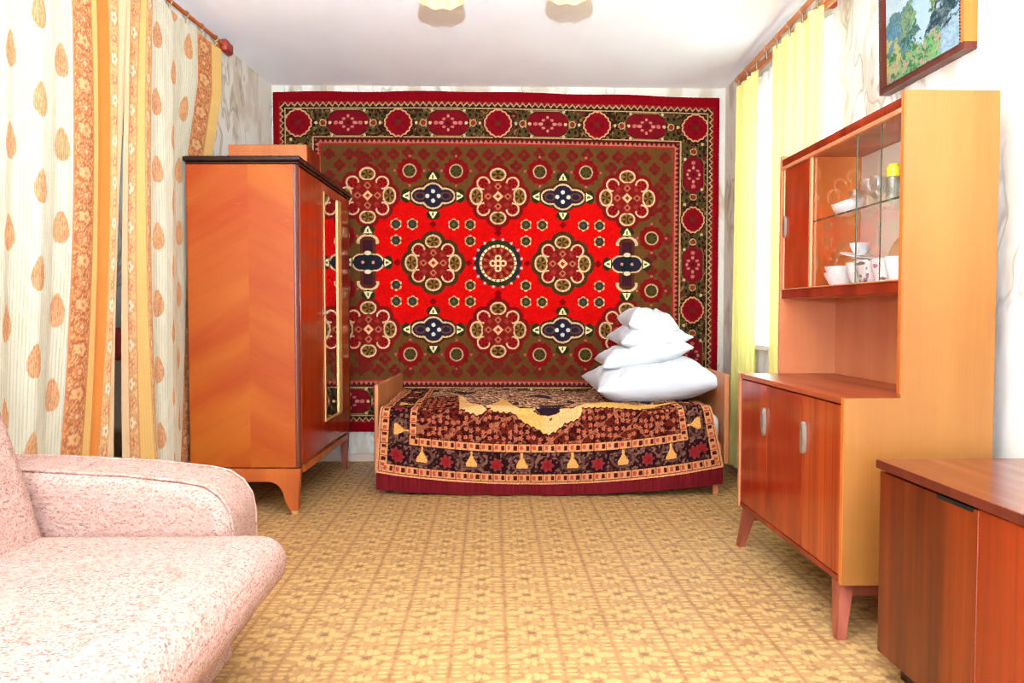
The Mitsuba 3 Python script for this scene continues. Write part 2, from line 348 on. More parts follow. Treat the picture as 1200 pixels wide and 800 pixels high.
def carpet_colors(U, V):
    """U from -259 to 259, V from -199 to 199, both from the carpet's centre, as the pattern repeats to all four sides."""
    sh = U.shape
    u, v = np.abs(U).ravel(), np.abs(V).ravel()
    Us, Vs = U.ravel(), V.ravel()
    N = lambda f, s: meshkit.noise(np.stack([Us * f, Vs * f, np.zeros_like(Us)], 1), s)
    OL, DK, RED, DR, CR, NV, PK = (100, 64, 32), (46, 28, 18), (206, 16, 14), (126, 16, 20), (214, 172, 128), (42, 34, 46), (186, 84, 72)
    MID = (122, 30, 24)
    GR = (74, 66, 34)
    col = np.tile(lin(OL) * ALB, (u.size, 1))
    def e(cx, cy, rx, ry): return np.sqrt(((u - cx) / rx) ** 2 + ((v - cy) / ry) ** 2)
    def ring(d, r0, r1): return (d > r0) & (d < r1)
    # dark red florets scattered on the brown field
    for cx, cy in [(11, 126), (30, 126), (65, 126), (86, 126), (121, 126), (140, 126), (172, 126), (195, 126), (21, 113), (75, 113), (132, 113), (183, 113), (195, 101), (195, 65), (160, 126),
                   (195, 80), (182, 64), (195, 52), (195, 12), (180, 8), (160, 113), (152, 120), (48, 128), (104, 128), (187, 90), (199, 30), (168, 60), (0, 118)]:
        for a, b in ((4, 0), (-4, 0), (0, 4), (0, -4)):
            paint(col, e(cx + a, cy + b, 3.2, 3.2) < 1, (114, 28, 24))
        paint(col, e(cx, cy, 2.0, 2.0) < 1, (84, 54, 30))
    # the bright red middle
    paint(col, (u < 143) & (v < 72) & (u + v < 188), RED)
    # circles on the brown field
    for cx, cy in [(48.6, 107), (102.5, 107), (180, 31)]:
        ang = np.arctan2(v - cy, u - cx)
        d = np.hypot(u - cx, v - cy)
        paint(col, d < 14.6 + 1.0 * np.cos(ang * 12), (126, 20, 22))
        for q in range(4):
            paint(col, e(cx + 17 * math.cos(q * PI / 2), cy + 17 * math.sin(q * PI / 2), 1.6, 1.6) < 1, PK)
        paint(col, d < 8.2, (186, 146, 104))
        paint(col, d < 6.6, GR)
        paint(col, (d < 6.6) & (np.cos(ang * 6) > 0.5) & (d > 3), (66, 30, 20))
    # big rosettes
    def rosette(cx, cy, halo):
        petals = [(0, 25, 9.6, 8), (0, -25, 9.6, 8), (25, 0, 8, 10.2), (-25, 0, 8, 10.2), (17, 15, 8, 8), (-17, 15, 8, 8), (17, -15, 8, 8), (-17, -15, 8, 8)]
        for a, b, rx, ry in petals:
            paint(col, e(cx + a, cy + b, rx + 4.5, ry + 4.5) < 1, halo)
        paint(col, e(cx, cy, 24, 24) < 1, halo)
        for a, b, rx, ry in petals: paint(col, e(cx + a, cy + b, rx, ry) < 1, CR)
        for i, (a, b, rx, ry) in enumerate(petals):
            paint(col, e(cx + a, cy + b, rx - 2, ry - 2) < 1, (128, 92, 44) if i < 4 else (150, 30, 26))
            d = e(cx + a, cy + b, rx - 2, ry - 2)
            ang = np.arctan2(v - cy - b, u - cx - a)
            paint(col, (d < 0.85) & (np.cos(ang * 5) > 0.1), (70, 34, 18) if i < 4 else (104, 14, 18))
        paint(col, e(cx, cy, 18, 18) < 1, MID)
        ang, d = np.arctan2(v - cy, u - cx), np.hypot(u - cx, v - cy)
        paint(col, (d > 12) & (d < 16.5) & (np.cos(ang * 8) > 0), (150, 44, 36))
        for a, b in ((11.5, 0), (-11.5, 0), (0, 11.5), (0, -11.5)):
            r = np.abs(u - cx - a) + np.abs(v - cy - b)
            paint(col, r < 4.6, (182, 96, 66)); paint(col, r < 2.2, (96, 24, 30))
        r = np.abs(u - cx) + np.abs(v - cy)
        paint(col, r < 6.2, (240, 170, 120)); paint(col, r < 2.6, (150, 40, 36))
    rosette(0, 78, (120, 22, 22)); rosette(75.5, 0, (72, 44, 22)); rosette(151, 78, (120, 24, 24))
    # blue cartouches
    def leaf(cx, cy, dx, dy):
        paint(col, e(cx, cy, 8 - 2.2 * abs(dx), 8 - 2.2 * abs(dy)) < 1, (48, 42, 22))
        a = (u - cx) * dx + (v - cy) * dy
        b = np.abs((u - cx) * dy) + np.abs((v - cy) * dx)
        paint(col, (a > -4) & (a < 4) & (b < (4.4 - a) * 0.55 + 0.6), (238, 214, 158))
        paint(col, (a > -3) & (a < 1) & (b < 1.0), (70, 80, 40))
    for parts, (cx, cy) in (([(0, 0, 14, 15.5), (14, 0, 12, 9.5), (-14, 0, 12, 9.5)], (75.5, 78)),):
        for a, b, rx, ry in parts: paint(col, e(cx + a, cy + b, rx + 2.5, ry + 2.5) < 1, (72, 40, 22))
        for a, b, rx, ry in parts: paint(col, e(cx + a, cy + b, rx, ry) < 1, CR)
        for a, b, rx, ry in parts: paint(col, e(cx + a, cy + b, rx - 2, ry - 2) < 1, NV)
        paint(col, ring(e(cx + 15, cy, 7, 5), 0.6, 1), (96, 52, 44)); paint(col, ring(e(cx - 15, cy, 7, 5), 0.6, 1), (96, 52, 44))
        for a, b in ((6.5, 0), (-6.5, 0), (0, 5.5), (0, -5.5)): paint(col, e(cx + a, cy + b, 2.4, 2.4) < 1, (206, 206, 190))
        leaf(cx + 31, cy, 1, 0); leaf(cx - 31, cy, -1, 0); leaf(cx, cy + 23, 0, 1); leaf(cx, cy - 22, 0, -1)
    cx = 151
    paint(col, (np.abs(u - cx) < 9) & (v < 31), (70, 46, 24))
    paint(col, ring(e(cx, 24, 13, 9), 0.72, 1.0) & (v > 22), CR)
    paint(col, (np.abs(u - cx) < 7.5) & (v < 28), (96, 34, 30))
    paint(col, (np.abs(u - cx) < 5.5) & (v < 26) & (v > 12), (62, 30, 36))
    paint(col, e(cx + 8, 0, 11, 10.5) < 1, CR); paint(col, e(cx - 8, 0, 11, 10.5) < 1, CR)
    paint(col, e(cx + 8, 0, 9, 8.5) < 1, NV); paint(col, e(cx - 8, 0, 9, 8.5) < 1, NV)
    paint(col, (np.abs(u - cx) < 6) & (v < 9), (30, 36, 36))
    paint(col, e(cx, 11, 4, 2.6) < 1, (226, 200, 160)); paint(col, e(cx - 6, 0, 1.8, 1.8) < 1, (220, 130, 120)); paint(col, e(cx + 6, 0, 1.8, 1.8) < 1, (220, 130, 120))
    leaf(cx + 23, 0, 1, 0); leaf(cx - 23, 0, -1, 0); leaf(cx, 38, 0, 1)
    # the round medallion in the middle
    ang, d = np.arctan2(v, u), np.hypot(u, v)
    paint(col, d < 27 + 1.0 * np.cos(ang * 16), (40, 40, 40)); paint(col, (d < 27) & (np.abs(np.sin(ang)) > 0.75), (48, 48, 24))
    for q in range(16):
        paint(col, e(abs(28 * math.cos((q + .5) * PI / 8)), abs(28 * math.sin((q + .5) * PI / 8)), 1.6, 1.6) < 1, (220, 170, 160))
    paint(col, d < 21.5, (240, 214, 164)); paint(col, ring(d, 18.9, 21.8) & (np.cos(ang * 24) < -0.55), (140, 92, 60))
    paint(col, d < 19, (142, 48, 30)); paint(col, (d < 18) & (d > 10) & (np.cos(ang * 12) > 0.2), (112, 22, 20)); paint(col, ring(d, 14, 17) & (np.cos(ang * 12) < -.7), (176, 96, 60))
    for a, b in ((0, 0), (6, 0), (0, 6)):
        paint(col, e(a, b, 4, 4) < 1, (244, 190, 140))
    for a, b in ((0, 0), (6, 0), (0, 6)):
        paint(col, e(a, b, 2.0, 2.0) < 1, (110, 30, 26))
    # little flowers and diamonds on the red
    for k, (dx, dy) in enumerate([(43, 26), (-43, 26), (43, 45), (-43, 45), (24, 45), (-24, 45)]):
        cx, cy = 75.5 + dx, dy
        for q in range(6):
            a = q * PI / 3 + PI / 2
            paint(col, e(cx + 4.6 * math.cos(a), cy + 4.6 * math.sin(a), 2.4, 2.4) < 1, (214, 160, 110))
        paint(col, e(cx, cy, 5, 5) < 1, (58, 54, 32)); paint(col, e(cx, cy, 2, 2) < 1, (96, 84, 50) if k % 2 else (70, 70, 90))
    for cx, cy in ((75.5, 45), (0, 35), (34, 0), (117, 0), (0, 40)):
        paint(col, np.abs(u - cx) + np.abs(v - cy) < 4.4, (128, 10, 14))
    # borders
    bd = (u > 204.5) | (v > 137)
    paint(col, bd, (150, 22, 26))
    au, av = u - 204.5, v - 137
    dist = np.maximum(au * 1.0, av)
    along = np.where(av > au, Us, Vs)
    g = bd & (dist < 8.5)
    tri = np.abs(((along / 5.6) % 1) - 0.5) * 2
    paint(col, g & (dist > 2), (84, 26, 22))
    paint(col, g & (dist > 2.0) & (dist < 6.4) & (tri * 4.4 < (6.6 - dist)), (182, 104, 84))
    paint(col, g & (dist < 1.6), (170, 30, 34))
    main = (u > 212.5) | (v > 145.5)
    paint(col, main, DK)
    inner_m = ((u > 212.5) & (u < 244)) | ((v > 145.5) & (v < 180))
    paint(col, main & (N(0.30, 1) > 0.60), GR)
    paint(col, main & (N(0.42, 2) > 0.72), (128, 98, 62))
    paint(col, main & (N(0.5, 3) > 0.74), (104, 34, 28))
    lineA = ((u > 212.5) & (u < 214) & (v < 147)) | ((v > 145.5) & (v < 147) & (u < 214))
    paint(col, lineA, (186, 150, 100))
    # medallions of the border
    cents = [(i * 57.6, 162.5, (i % 2), 0) for i in range(0, 5)] + [(228.5, j * 53.6, (j + 1) % 2, 1) for j in range(0, 3)]
    def octo(cx, cy, hw, hh):
        return np.maximum(np.maximum(np.abs(u - cx) / hw, np.abs(v - cy) / hh), (np.abs(u - cx) / hw + np.abs(v - cy) / hh) / 1.55)
    for cx, cy, oblong, side in cents:
        if cx > 225 and not side: oblong = 0
        if oblong:
            hw, hh = (26, 15.5) if not side else (13, 24.5)
            o = octo(cx, cy, hw, hh)
            paint(col, o < 1.0, (150, 112, 74)); paint(col, o < 0.95, (60, 32, 20)); paint(col, o < 0.89, (116, 20, 28))
            for a in (-1, 1):
                for b in (-1, 1):
                    paint(col, e(cx + a * hw * 0.72, cy + b * hh * 0.92, 1.7, 1.7) < 1, (196, 172, 130))
                    paint(col, e(cx + a * 5, cy + b * 4.6, 2.2, 1.5) < 1, (196, 108, 96))
                paint(col, e(cx + a * (14 if not side else 0.001), cy + a * (0 if not side else 14), 2.6, 2.2) < 1, (190, 98, 88))
                paint(col, e(cx + a * (9 if not side else 0), cy + a * (0 if not side else 8.5), 1.6, 2.0) < 1, (200, 120, 106))
            for a, b in ((0, 8), (0, -8), (7, 0), (-7, 0)): paint(col, e(cx + a, cy + b, 1.6, 1.9) < 1, (200, 124, 110))
            paint(col, e(cx, cy, 2, 2) < 1, (90, 20, 30))
        else:
            hw, hh = (16.5, 16.8) if not side else (14, 16)
            an = np.arctan2((v - cy) / hh, (u - cx) / hw)
            o = (np.abs((u - cx) / hw) ** 1.7 + np.abs((v - cy) / hh) ** 1.7) ** (1 / 1.7) + 0.035 * np.cos(an * 16)
            paint(col, o < 1.10, (48, 30, 20)); paint(col, o < 1.0, (204, 146, 104)); paint(col, o < 0.88, (128, 16, 26))
            d = np.hypot(u - cx, v - cy); ang = np.arctan2(v - cy, u - cx)
            paint(col, (d < 9) & (np.cos(ang * 4) > -.2) & (d > 4), (118, 14, 24)); paint(col, d < 3, (96, 42, 30))
    # florets between the medallions
    for cx, cy, side in [(28.8 + 57.6 * i, 162.5, 0) for i in range(4)] + [(228.5, 27 + 53.6 * j, 1) for j in range(3)]:
        for a in (-1, 1):
            for b in (-1, 1):
                ox, oy = (3.5, 9) if not side else (7.5, 4)
                paint(col, e(cx + a * ox, cy + b * oy, 3.8, 4.2) < 1, (80, 64, 36)); paint(col, e(cx + a * ox, cy + b * oy, 1.6, 2.2) < 1, (44, 26, 20))
            paint(col, e(cx + a * (8 if not side else 10), cy + a * (0 if not side else 9), 1.8, 1.8) < 1, (206, 176, 128))
        paint(col, e(cx, cy, 2.2, 2.2) < 1, (150, 34, 34)); paint(col, ring(e(cx, cy, 4.2, 4.2), .7, 1), (176, 146, 98))
    # outer zigzag and the red edge
    zz = ((u > 244) | (v > 178.5))
    paint(col, zz, (56, 30, 22))
    dz = np.maximum((u - 244) * 1.15, (v - 178.5))
    al2 = np.where((v - 178.5) > (u - 244), Us, Vs)
    paint(col, zz & (dz < 1.5), (186, 154, 108))
    tri = np.abs(((al2 / 7.2) % 1) - 0.5) * 2
    paint(col, zz & (np.abs(dz - 3.4 - tri * 4.2) < 1.15), (186, 136, 96))
    paint(col, zz & (dz > 6.2 + tri * 2.6) & (dz < 9), (142, 30, 28))
    paint(col, (u > 252) | (v > 187.5), (132, 12, 22))
    # each knot a little different
    col *= (0.86 + 0.28 * rng.random(u.size))[:, None] * (0.92 + 0.16 * N(0.6, 5))[:, None]
    return np.clip(col * 0.92, 0, 0.9)

cw, ch = 860, 660
us, vs = np.linspace(-259, 259, cw), np.linspace(-199, 199, ch)
UU, VV = np.meshgrid(us, vs)
cx0, cz0, cxs, czs = 0.0445, 1.336, 1.494 / 259, 1.142 / 199
Pc = np.zeros((ch, cw, 3))
Pc[..., 0] = cx0 + UU * cxs
Pc[..., 2] = cz0 + VV * czs - 0.020 * np.clip(VV / 199, 0, 1) * (np.abs(UU + 20) / 259) ** 1.6 - 0.008 * (UU / 259) + 0.003 * np.sin(UU / 19) * np.clip(VV / 199 - .9, 0, .1) * 10
Pc[..., 1] = YB - 0.016 - 0.006 * np.sin(UU / 40) * np.sin(VV / 70 + 1) - 0.004 * meshkit.noise(np.stack([UU / 30, VV / 30, 0 * UU], -1))
Pc[0, :, 1] = Pc[-1, :, 1] = YB - 0.001
Pc[:, 0, 1] = Pc[:, -1, 1] = YB - 0.001
k = obj('wall_carpet', grid(Pc), 'vertex_matte', None, False, color=carpet_colors(UU, VV))
tag(k, 'large red and brown patterned pile carpet hung on the back wall above the bed', 'carpet')

# ------------------------------------------------------------------ wardrobe
WA = -0.028
WO = (-0.945, 3.80)
def wr(m): return rotz(m, WA, [WO[0], WO[1], 0])
wx0, wx1, wy0, wy1, wz0, wz1 = -1.492, -0.945, 3.80, 4.99, 0.238, 1.74
W = thing('wardrobe', 'polished orange-brown wooden wardrobe with a mirror strip, standing between the patterned curtains and the bed', 'wardrobe')
obj('side_panel', wr(cbox([wx0, wy0, wz0], [wx1 - 0.02, wy0 + 0.02, wz1])), 'wood_chevron', W, 50)
tag(W + '__side_panel', 'side with book-matched diagonal orange veneer')
obj('side_panel', wr(cbox([wx0, wy1 - 0.02, wz0], [wx1 - 0.02, wy1, wz1])), 'wood_wardrobe_front', W, 50)
obj('back_panel', wr(cbox([wx0, wy0 + 0.02, wz0], [wx0 + 0.01, wy1 - 0.02, wz1])), 'wood_wardrobe_front', W, 50)
obj('bottom_board', wr(cbox([wx0 + .01, wy0 + 0.02, wz0], [wx1 - 0.02, wy1 - 0.02, wz0 + 0.02])), 'wood_dark_edge', W, 50)
for y in (wy0 + 0.021, wy1 - 0.021):
    m = trimesh.creation.cylinder(0.021, wz1 - wz0, sections=28); m.apply_translation([wx1 - 0.021, y, (wz0 + wz1) / 2])
    obj('corner_post', wr(m), 'wood_post', W, 50)
obj('top_board', wr(cbox([wx0 - 0.012, wy0 - 0.012, wz1], [wx1 + 0.014, wy1 + 0.012, wz1 + 0.026], 0.006)), 'wood_dark_edge', W, 50)
obj('moulding', wr(cbox([wx0, wy0 - 0.004, wz1 - 0.014], [wx1 + 0.004, wy1 + .004, wz1], 0.004)), 'wood_dark_edge', W, 50)
ds = 4.300
obj('door', wr(cbox([wx1 - 0.022, wy0 + 0.044, wz0 + 0.012], [wx1 - 0.001, ds - 0.002, wz1 - 0.018], .004)), 'wood_wardrobe_front', W, 50)
D2 = obj('door', wr(cbox([wx1 - 0.022, ds + 0.002, wz0 + 0.012], [wx1 - 0.001, wy1 - 0.044, wz1 - 0.018], .004)), 'wood_wardrobe_front', W, 50)
obj('mirror', wr(cbox([wx1 - 0.001, ds + 0.018, 0.41], [wx1 + 0.003, 4.615, 1.665], .0015)), 'mirror_glass', D2)
obj('trim', wr(cbox([wx1 - 0.001, 4.612, 0.405], [wx1 + 0.012, 4.70, 1.672], .004)), 'wood_pale_trim', D2, 50)
obj('trim', wr(cat(cbox([wx1 - 0.001, ds + .004, 0.40], [wx1 + 0.006, ds + 0.018, 1.675], .002), cbox([wx1 - 0.001, ds + .004, 0.393], [wx1 + 0.006, 4.70, .408], .002))), 'wood_pale_trim', D2, 50)
tag(D2 + '__trim', 'pale wood strip beside the mirror')
obj('keyhole', wr(cat(cbox([wx1 - .001, ds - .03, 0.98], [wx1 + .004, ds - .012, 1.03], .002), tube([[wx1, ds - .021, 1.0], [wx1 + .03, ds - .021, 1.0]], .004))), 'bronze', W, 50)
obj('plinth', wr(cat(cbox([wx0 + .01, wy0 + .004, 0.165], [wx1 - .10, wy0 + .022, wz0 - .006], .002), cbox([wx1 - .024, wy0 + .10, 0.195], [wx1 - .006, wy1 - .06, wz0 - .006], .002), cbox([wx0 + .01, wy0 + .02, wz0 - .012], [wx1 - .02, wy1 - .01, wz0], .001))), 'wood_apron', W, 50)
# curved bracket leg at the near front corner
def arc(cx, cz, r0, r1, a0, a1, n=10):
    return [(cx + r0 * math.cos(a0 + (a1 - a0) * i / n), cz + r1 * math.sin(a0 + (a1 - a0) * i / n)) for i in range(n + 1)]
def bracket(ax, s):
    pts = [(ax + s * 0.165, wz0 - .006), (ax + s * 0.165, 0.167)] + [(ax + s * (0.165 - 0.085 * math.sin(t)), 0.167 - 0.09 * (1 - math.cos(t))) for t in np.linspace(0, PI / 2, 9)[1:]] + [(ax + s * 0.052, 0.022), (ax + s * 0.018, 0.022), (ax + s * 0.0, wz0 - .006)]
    return pts
L = obj('leg', wr(cat(prism(bracket(wx1 - .002, -1), 'y', wy0 + .002, wy0 + .04), cbox([wx1 - .05, wy0 + .005, .022], [wx1 - .014, wy0 + .045, .18]))), 'wood_apron', W, 40)
obj('tip', wr(cbox([wx1 - .048, wy0 + .004, 0.0], [wx1 - .020, wy0 + .036, .024])), 'wood_pale_trim', L, 50)
L = obj('leg', wr(cat(prism(bracket(wx0 + .002, 1), 'y', wy0 + .002, wy0 + .04))), 'wood_apron', W, 40)
obj('tip', wr(cbox([wx0 + .020, wy0 + .006, 0.0], [wx0 + .048, wy0 + .036, .024])), 'wood_pale_trim', L, 50)
for x in (wx0 + .05, wx1 - .032):
    obj('leg', wr(tapered([x, wy1 - .05, wz0 - .006], [x, wy1 - .05, 0], .026, .014)), 'wood_leg', W, 50)

# box on the wardrobe
k = thing('wooden_box', 'shallow orange wooden box lying on top of the wardrobe', 'box')
bz = wz1 + 0.026
bm = lambda m: wr(m)
obj('front_board', bm(cbox([-1.40, 4.12, bz], [-0.985, 4.14, bz + .125])), 'wood_box', k, 50)
obj('back_board', bm(cbox([-1.40, 4.40, bz], [-0.985, 4.42, bz + .125])), 'wood_box', k, 50)
obj('end_board', bm(cbox([-1.005, 4.14, bz], [-0.985, 4.40, bz + .125])), 'wood_red_board', k, 50)
obj('end_board', bm(cbox([-1.40, 4.14, bz], [-1.38, 4.40, bz + .125])), 'wood_red_board', k, 50)
obj('bottom', bm(cbox([-1.38, 4.14, bz], [-1.005, 4.40, bz + .012])), 'wood_box', k, 50)

# ------------------------------------------------------------------ patterned curtains on the left
# fabric bands: (place along the wall at the rail, half way up, near the floor) of each boundary and what lies before it
def cx_of(y): return -1.430 - 0.0793 * (4.279 - y)
def ypx(px): 
    k = (px - 576) / 900.0
    return 1.769 / (0.0793 - k)
A_b = [(-150, -150, -150, 'cream'), (-60, -70, -80, 'band'), (-10, -14, -30, 'cream'), (-0.1, -4, -24, 'pale'), (18, 4, -12, 'band'), (98, 92, 57, 'cream'), (119, 119, 84, 'band'), (127, 126, 100, 'yellow'), (139, 135, 104, 'orange'),
       (151, 142, 119, 'band2'), (168, 148.5, 136.5, 'pale')]
B_b = [(162, 147.5, 143, 'pale'), (166, 158, 155, 'pale'), (178, 166, 170, 'band2'), (183, 175, 186, 'yellow'), (191, 186, 191, 'band2'), (240, 236, 222, 'cream'), (256, 252, 236, 'band'), (266, 262, 258, 'yellow')]

def band_color(kind, a, w, z, u):
    """kind of strip, a = 0..1 across it, w = its width in metres, z = height, u = distance along the cloth."""
    n = a.size
    cre, yel, ora, brn, pal, wht = (216, 208, 184), (228, 186, 114), (214, 130, 62), (180, 106, 64), (234, 204, 162), (236, 228, 208)
    nz = lambda f, g, s: meshkit.noise(np.stack([u * f, z * g, 0 * z], 1), s)
    if kind == 'cream':
        col = np.tile(lin(cre) * ALB, (n, 1))
        paint(col, np.sin(u * 2 * PI / 0.022) > 0.55, (190, 184, 152), 0.75)
        paint(col, np.sin(u * 2 * PI / 0.055 + 1) > 0.8, (214, 202, 164), 0.6)
        # oval leaf medallions in a staggered grid
        pu, pz = 0.207, 0.30
        row = np.floor(u / pu)
        zz = z + row * 0.127 + 0.05
        du, dz = (u / pu - row - 0.5) * pu, (zz / pz - np.floor(zz / pz) - 0.5) * pz
        hw = 0.052 * np.clip(1 - (dz / 0.062) ** 2, 0, 1) ** 0.6 * (1 - 0.35 * dz / 0.062)
        m = (np.abs(du) < hw) & (np.abs(dz) < 0.06)
        paint(col, m, (208, 146, 96), 0.9)
        paint(col, m & (nz(180, 120, 2) > 0.55), (188, 122, 78), 0.9)
        paint(col, m & (np.sin(du * 500) > 0.4), (222, 178, 130), 0.6)
        return col
    if kind in ('band', 'band2'):
        base = (212, 142, 84) if kind == 'band' else (224, 176, 118)
        col = np.tile(lin(base) * ALB, (n, 1))
        x = (a - 0.5) * 2
        q = (z / 0.165) % 1.0
        r = np.hypot(x, (q - 0.25) * 4.4); r2 = np.hypot(x, (q - 0.75) * 4.4)
        ang, ang2 = np.arctan2((q - 0.25) * 4.4, x), np.arctan2((q - 0.75) * 4.4, x)
        paint(col, nz(150, 150, 3) > 0.58, (188, 112, 66) if kind == 'band' else (206, 148, 92))
        paint(col, np.abs(r2 - 0.80) < 0.13, (184, 108, 68) if kind == 'band' else (204, 152, 106))
        paint(col, np.abs(r - 0.80) < 0.15, (186, 108, 70) if kind == 'band' else (204, 150, 104))
        paint(col, r < 0.56 + 0.13 * np.cos(ang * 5), (238, 214, 178) if kind == 'band2' else (226, 172, 116))
        paint(col, r < 0.2, (196, 130, 88))
        paint(col, r2 < 0.52 + 0.12 * np.cos(ang2 * 6), (204, 120, 80)); paint(col, r2 < 0.2, (226, 180, 130))
        paint(col, nz(210, 210, 8) > 0.70, (232, 196, 146), 0.6)
        paint(col, np.abs(x) > 0.86, (206, 134, 84), 0.7)
        return col
    col = np.tile(lin({'yellow': yel, 'orange': ora, 'pale': pal}[kind]) * ALB, (n, 1))
    paint(col, np.sin(u * 2 * PI / 0.014) > 0.4, {'yellow': (244, 196, 118), 'orange': (222, 132, 62), 'pale': (250, 214, 166)}[kind], 0.7)
    return col

def print_curtain(bounds, cols, rows, seed, hem):
    zt, zb, zm = 2.40, hem, 1.28
    zs = np.linspace(zb, zt, rows)
    Y = np.array([[ypx(b[0]), ypx(b[1]), ypx(b[2])] for b in bounds])       # along the wall at top, middle, bottom
    per = cols // (len(bounds) - 1)
    Pt, Ct, u0 = [], [], 0.0
    for i in range(len(bounds) - 1):
        kind = bounds[i + 1][3]
        wid = {'cream': 0.62, 'band': 0.155, 'band2': 0.15, 'yellow': 0.07, 'orange': 0.08, 'pale': 0.08}[kind]
        n = int(max(14, wid / 0.0042))
        a = (np.arange(n) + (0 if i else 0)) / (n - 1)
        if i: a = a[1:]
        t = np.clip((zs - zb) / (zt - zb), 0, 1)[:, None]
        tm = (zm - zb) / (zt - zb)
        def ed(j):                                                          # boundary j as a quadratic in height
            y0, y1, y2 = Y[j, 2], Y[j, 1], Y[j, 0]
            l0 = (t - tm) * (t - 1) / (tm * 1.0); l1 = t * (t - 1) / (tm * (tm - 1)); l2 = t * (t - tm) / (1 - tm)
            return y0 * l0 + y1 * l1 + y2 * l2
        yy = ed(i) * (1 - a) + ed(i + 1) * a
        Pt.append(np.stack([yy, np.broadcast_to(u0 + a * wid, yy.shape), np.broadcast_to(zs[:, None], yy.shape)], -1))
        AA, ZZ = np.broadcast_to(a, yy.shape).ravel(), np.broadcast_to(zs[:, None], yy.shape).ravel()
        wob = 0.008 * np.sin(ZZ * 5 + i)
        Ct.append(band_color(kind, AA, wid, ZZ, u0 + AA * wid + wob).reshape(*yy.shape, 3))
        u0 += wid
    Q, K = np.concatenate(Pt, 1), np.concatenate(Ct, 1)
    y, u, z = Q[..., 0], Q[..., 1], Q[..., 2]
    fold = np.sin(u * 2 * PI / 0.33 + seed + 0.5 * np.sin(z * 1.4)) * 0.8 + np.sin(u * 2 * PI / 0.12 + 2 * seed) * 0.12
    amp = 0.005 + 0.008 * np.clip((2.4 - z) / 1.0, 0, 1)
    x = cx_of(y) + fold * amp
    push = np.clip((y - 3.66) / 0.1, 0, 1) * np.clip((2.15 - z) / 0.35, 0, 1)  # squeezed between the wardrobe and the wall
    x = x * (1 - push) + push * (xl(y) + 0.046 + fold * amp * 0.3)
    P = np.stack([x, y + 0.004 * np.cos(u * 2 * PI / 0.33 + seed), z], -1)
    return grid(P), np.clip(K, 0, .9).reshape(-1, 3)
g, c = print_curtain(A_b, 400, 430, 0.3, 0.04)
k = obj('patterned_curtain', g, 'curtain_print', None, True, color=c)
tag(k, 'cream curtain with orange floral stripes and leaf ovals, the long one behind the sofa', 'curtain')
g, c = print_curtain(B_b, 300, 430, 1.4, 0.04)
k = obj('patterned_curtain', g, 'curtain_print', None, True, color=c)
tag(k, 'cream curtain with orange floral stripes, gathered beside the wardrobe', 'curtain')
rod = thing('curtain_rod', 'thin orange-brown wooden curtain rail with red end block above the patterned curtains', 'curtain rail')
def rp(y, z=2.44): return [cx_of(y), y, z]
obj('rail', cat(tube([rp(1.9), rp(4.26)], 0.010)), 'wood_apron', rod, 40)
m = cbox([cx_of(4.26) - .022, 4.20, 2.405], [cx_of(4.26) + .022, 4.30, 2.468], .01)
obj('end_block', m, 'red_paint', rod, 50)
tag(rod + '__end_block', 'red end block')
obj('bracket', cbox([xl(4.25) + .001, 4.23, 2.425], [cx_of(4.25), 4.255, 2.45]), 'wood_apron', rod, 50)
obj('bracket', cbox([xl(2.2) + .001, 2.2, 2.425], [cx_of(2.2), 2.225, 2.45]), 'wood_apron', rod, 50)
for y in np.arange(2.35, 4.2, 0.16):
    t = trimesh.creation.torus(0.015, 0.003, 14, 6); t.apply_transform(trimesh.transformations.rotation_matrix(PI / 2, [1, 0, 0])); t.apply_translation([cx_of(y), y, 2.437])
    t2 = tube([[cx_of(y), y, 2.424], [cx_of(y), y, 2.395]], .004, 6)
    obj('ring_clip', cat(t, t2), 'bronze', rod, True)
# behind the gap
k = thing('alcove_cabinet', 'pale grey cabinet seen through the gap between the patterned curtains', 'cabinet')
obj('body', cbox([-2.20, 3.64, 0.44], [-1.70, 3.93, 0.78], .01), 'grey_paint', k, 50)
obj('door', cbox([-2.18, 3.625, 0.46], [-1.72, 3.639, 0.76], .004), 'grey_paint', k, 50)
for lx in (-2.18, -1.75):
    for yy in (3.66, 3.88):
        obj('leg', cbox([lx, yy, 0], [lx + .03, yy + .03, .44]), 'black_gap', k, 50)
k = obj('folded_cloth', soft([-2.15, 3.65, 0.78], [-1.72, 3.9, 0.93], .03), 'red_cloth', None, True)
tag(k, 'folded reddish cloth lying on the grey cabinet behind the curtain gap', 'cloth')

# ------------------------------------------------------------------ bed (turned a little, its right end nearer)
BA = -0.045
BO = (-0.64, 4.255)
def bp(v):
    v = np.array(v, float); c, s = math.cos(BA), math.sin(BA)
    out = v.copy(); out[..., 0] = BO[0] + v[..., 0] * c - v[..., 1] * s; out[..., 1] = BO[1] + v[..., 0] * s + v[..., 1] * c
    return out
def bt(m):
    m = m.copy(); m.vertices = bp(np.array(m.vertices)); return m
BL, BW = 1.93, 0.84
B = thing('bed', 'light wooden single bed along the back wall under the red carpet', 'bed')
obj('headboard', bt(cbox([-0.012, 0.0, 0.13], [0.014, BW, 0.605], .006)), 'wood_bed', B, 50)
obj('footboard', bt(cbox([BL - .012, 0.0, 0.17], [BL + .020, BW, 0.665], .006)), 'wood_bed', B, 50)
obj('rail', bt(cbox([0.014, 0.05, 0.15], [BL - .012, 0.075, 0.28], .004)), 'wood_bed', B, 50)
obj('rail', bt(cbox([0.014, BW - .04, 0.15], [BL - .012, BW - .015, 0.28], .004)), 'wood_bed', B, 50)
obj('slat_base', bt(cbox([0.014, 0.075, 0.25], [BL - .012, BW - .04, 0.28], .002)), 'wood_bed', B, 50)
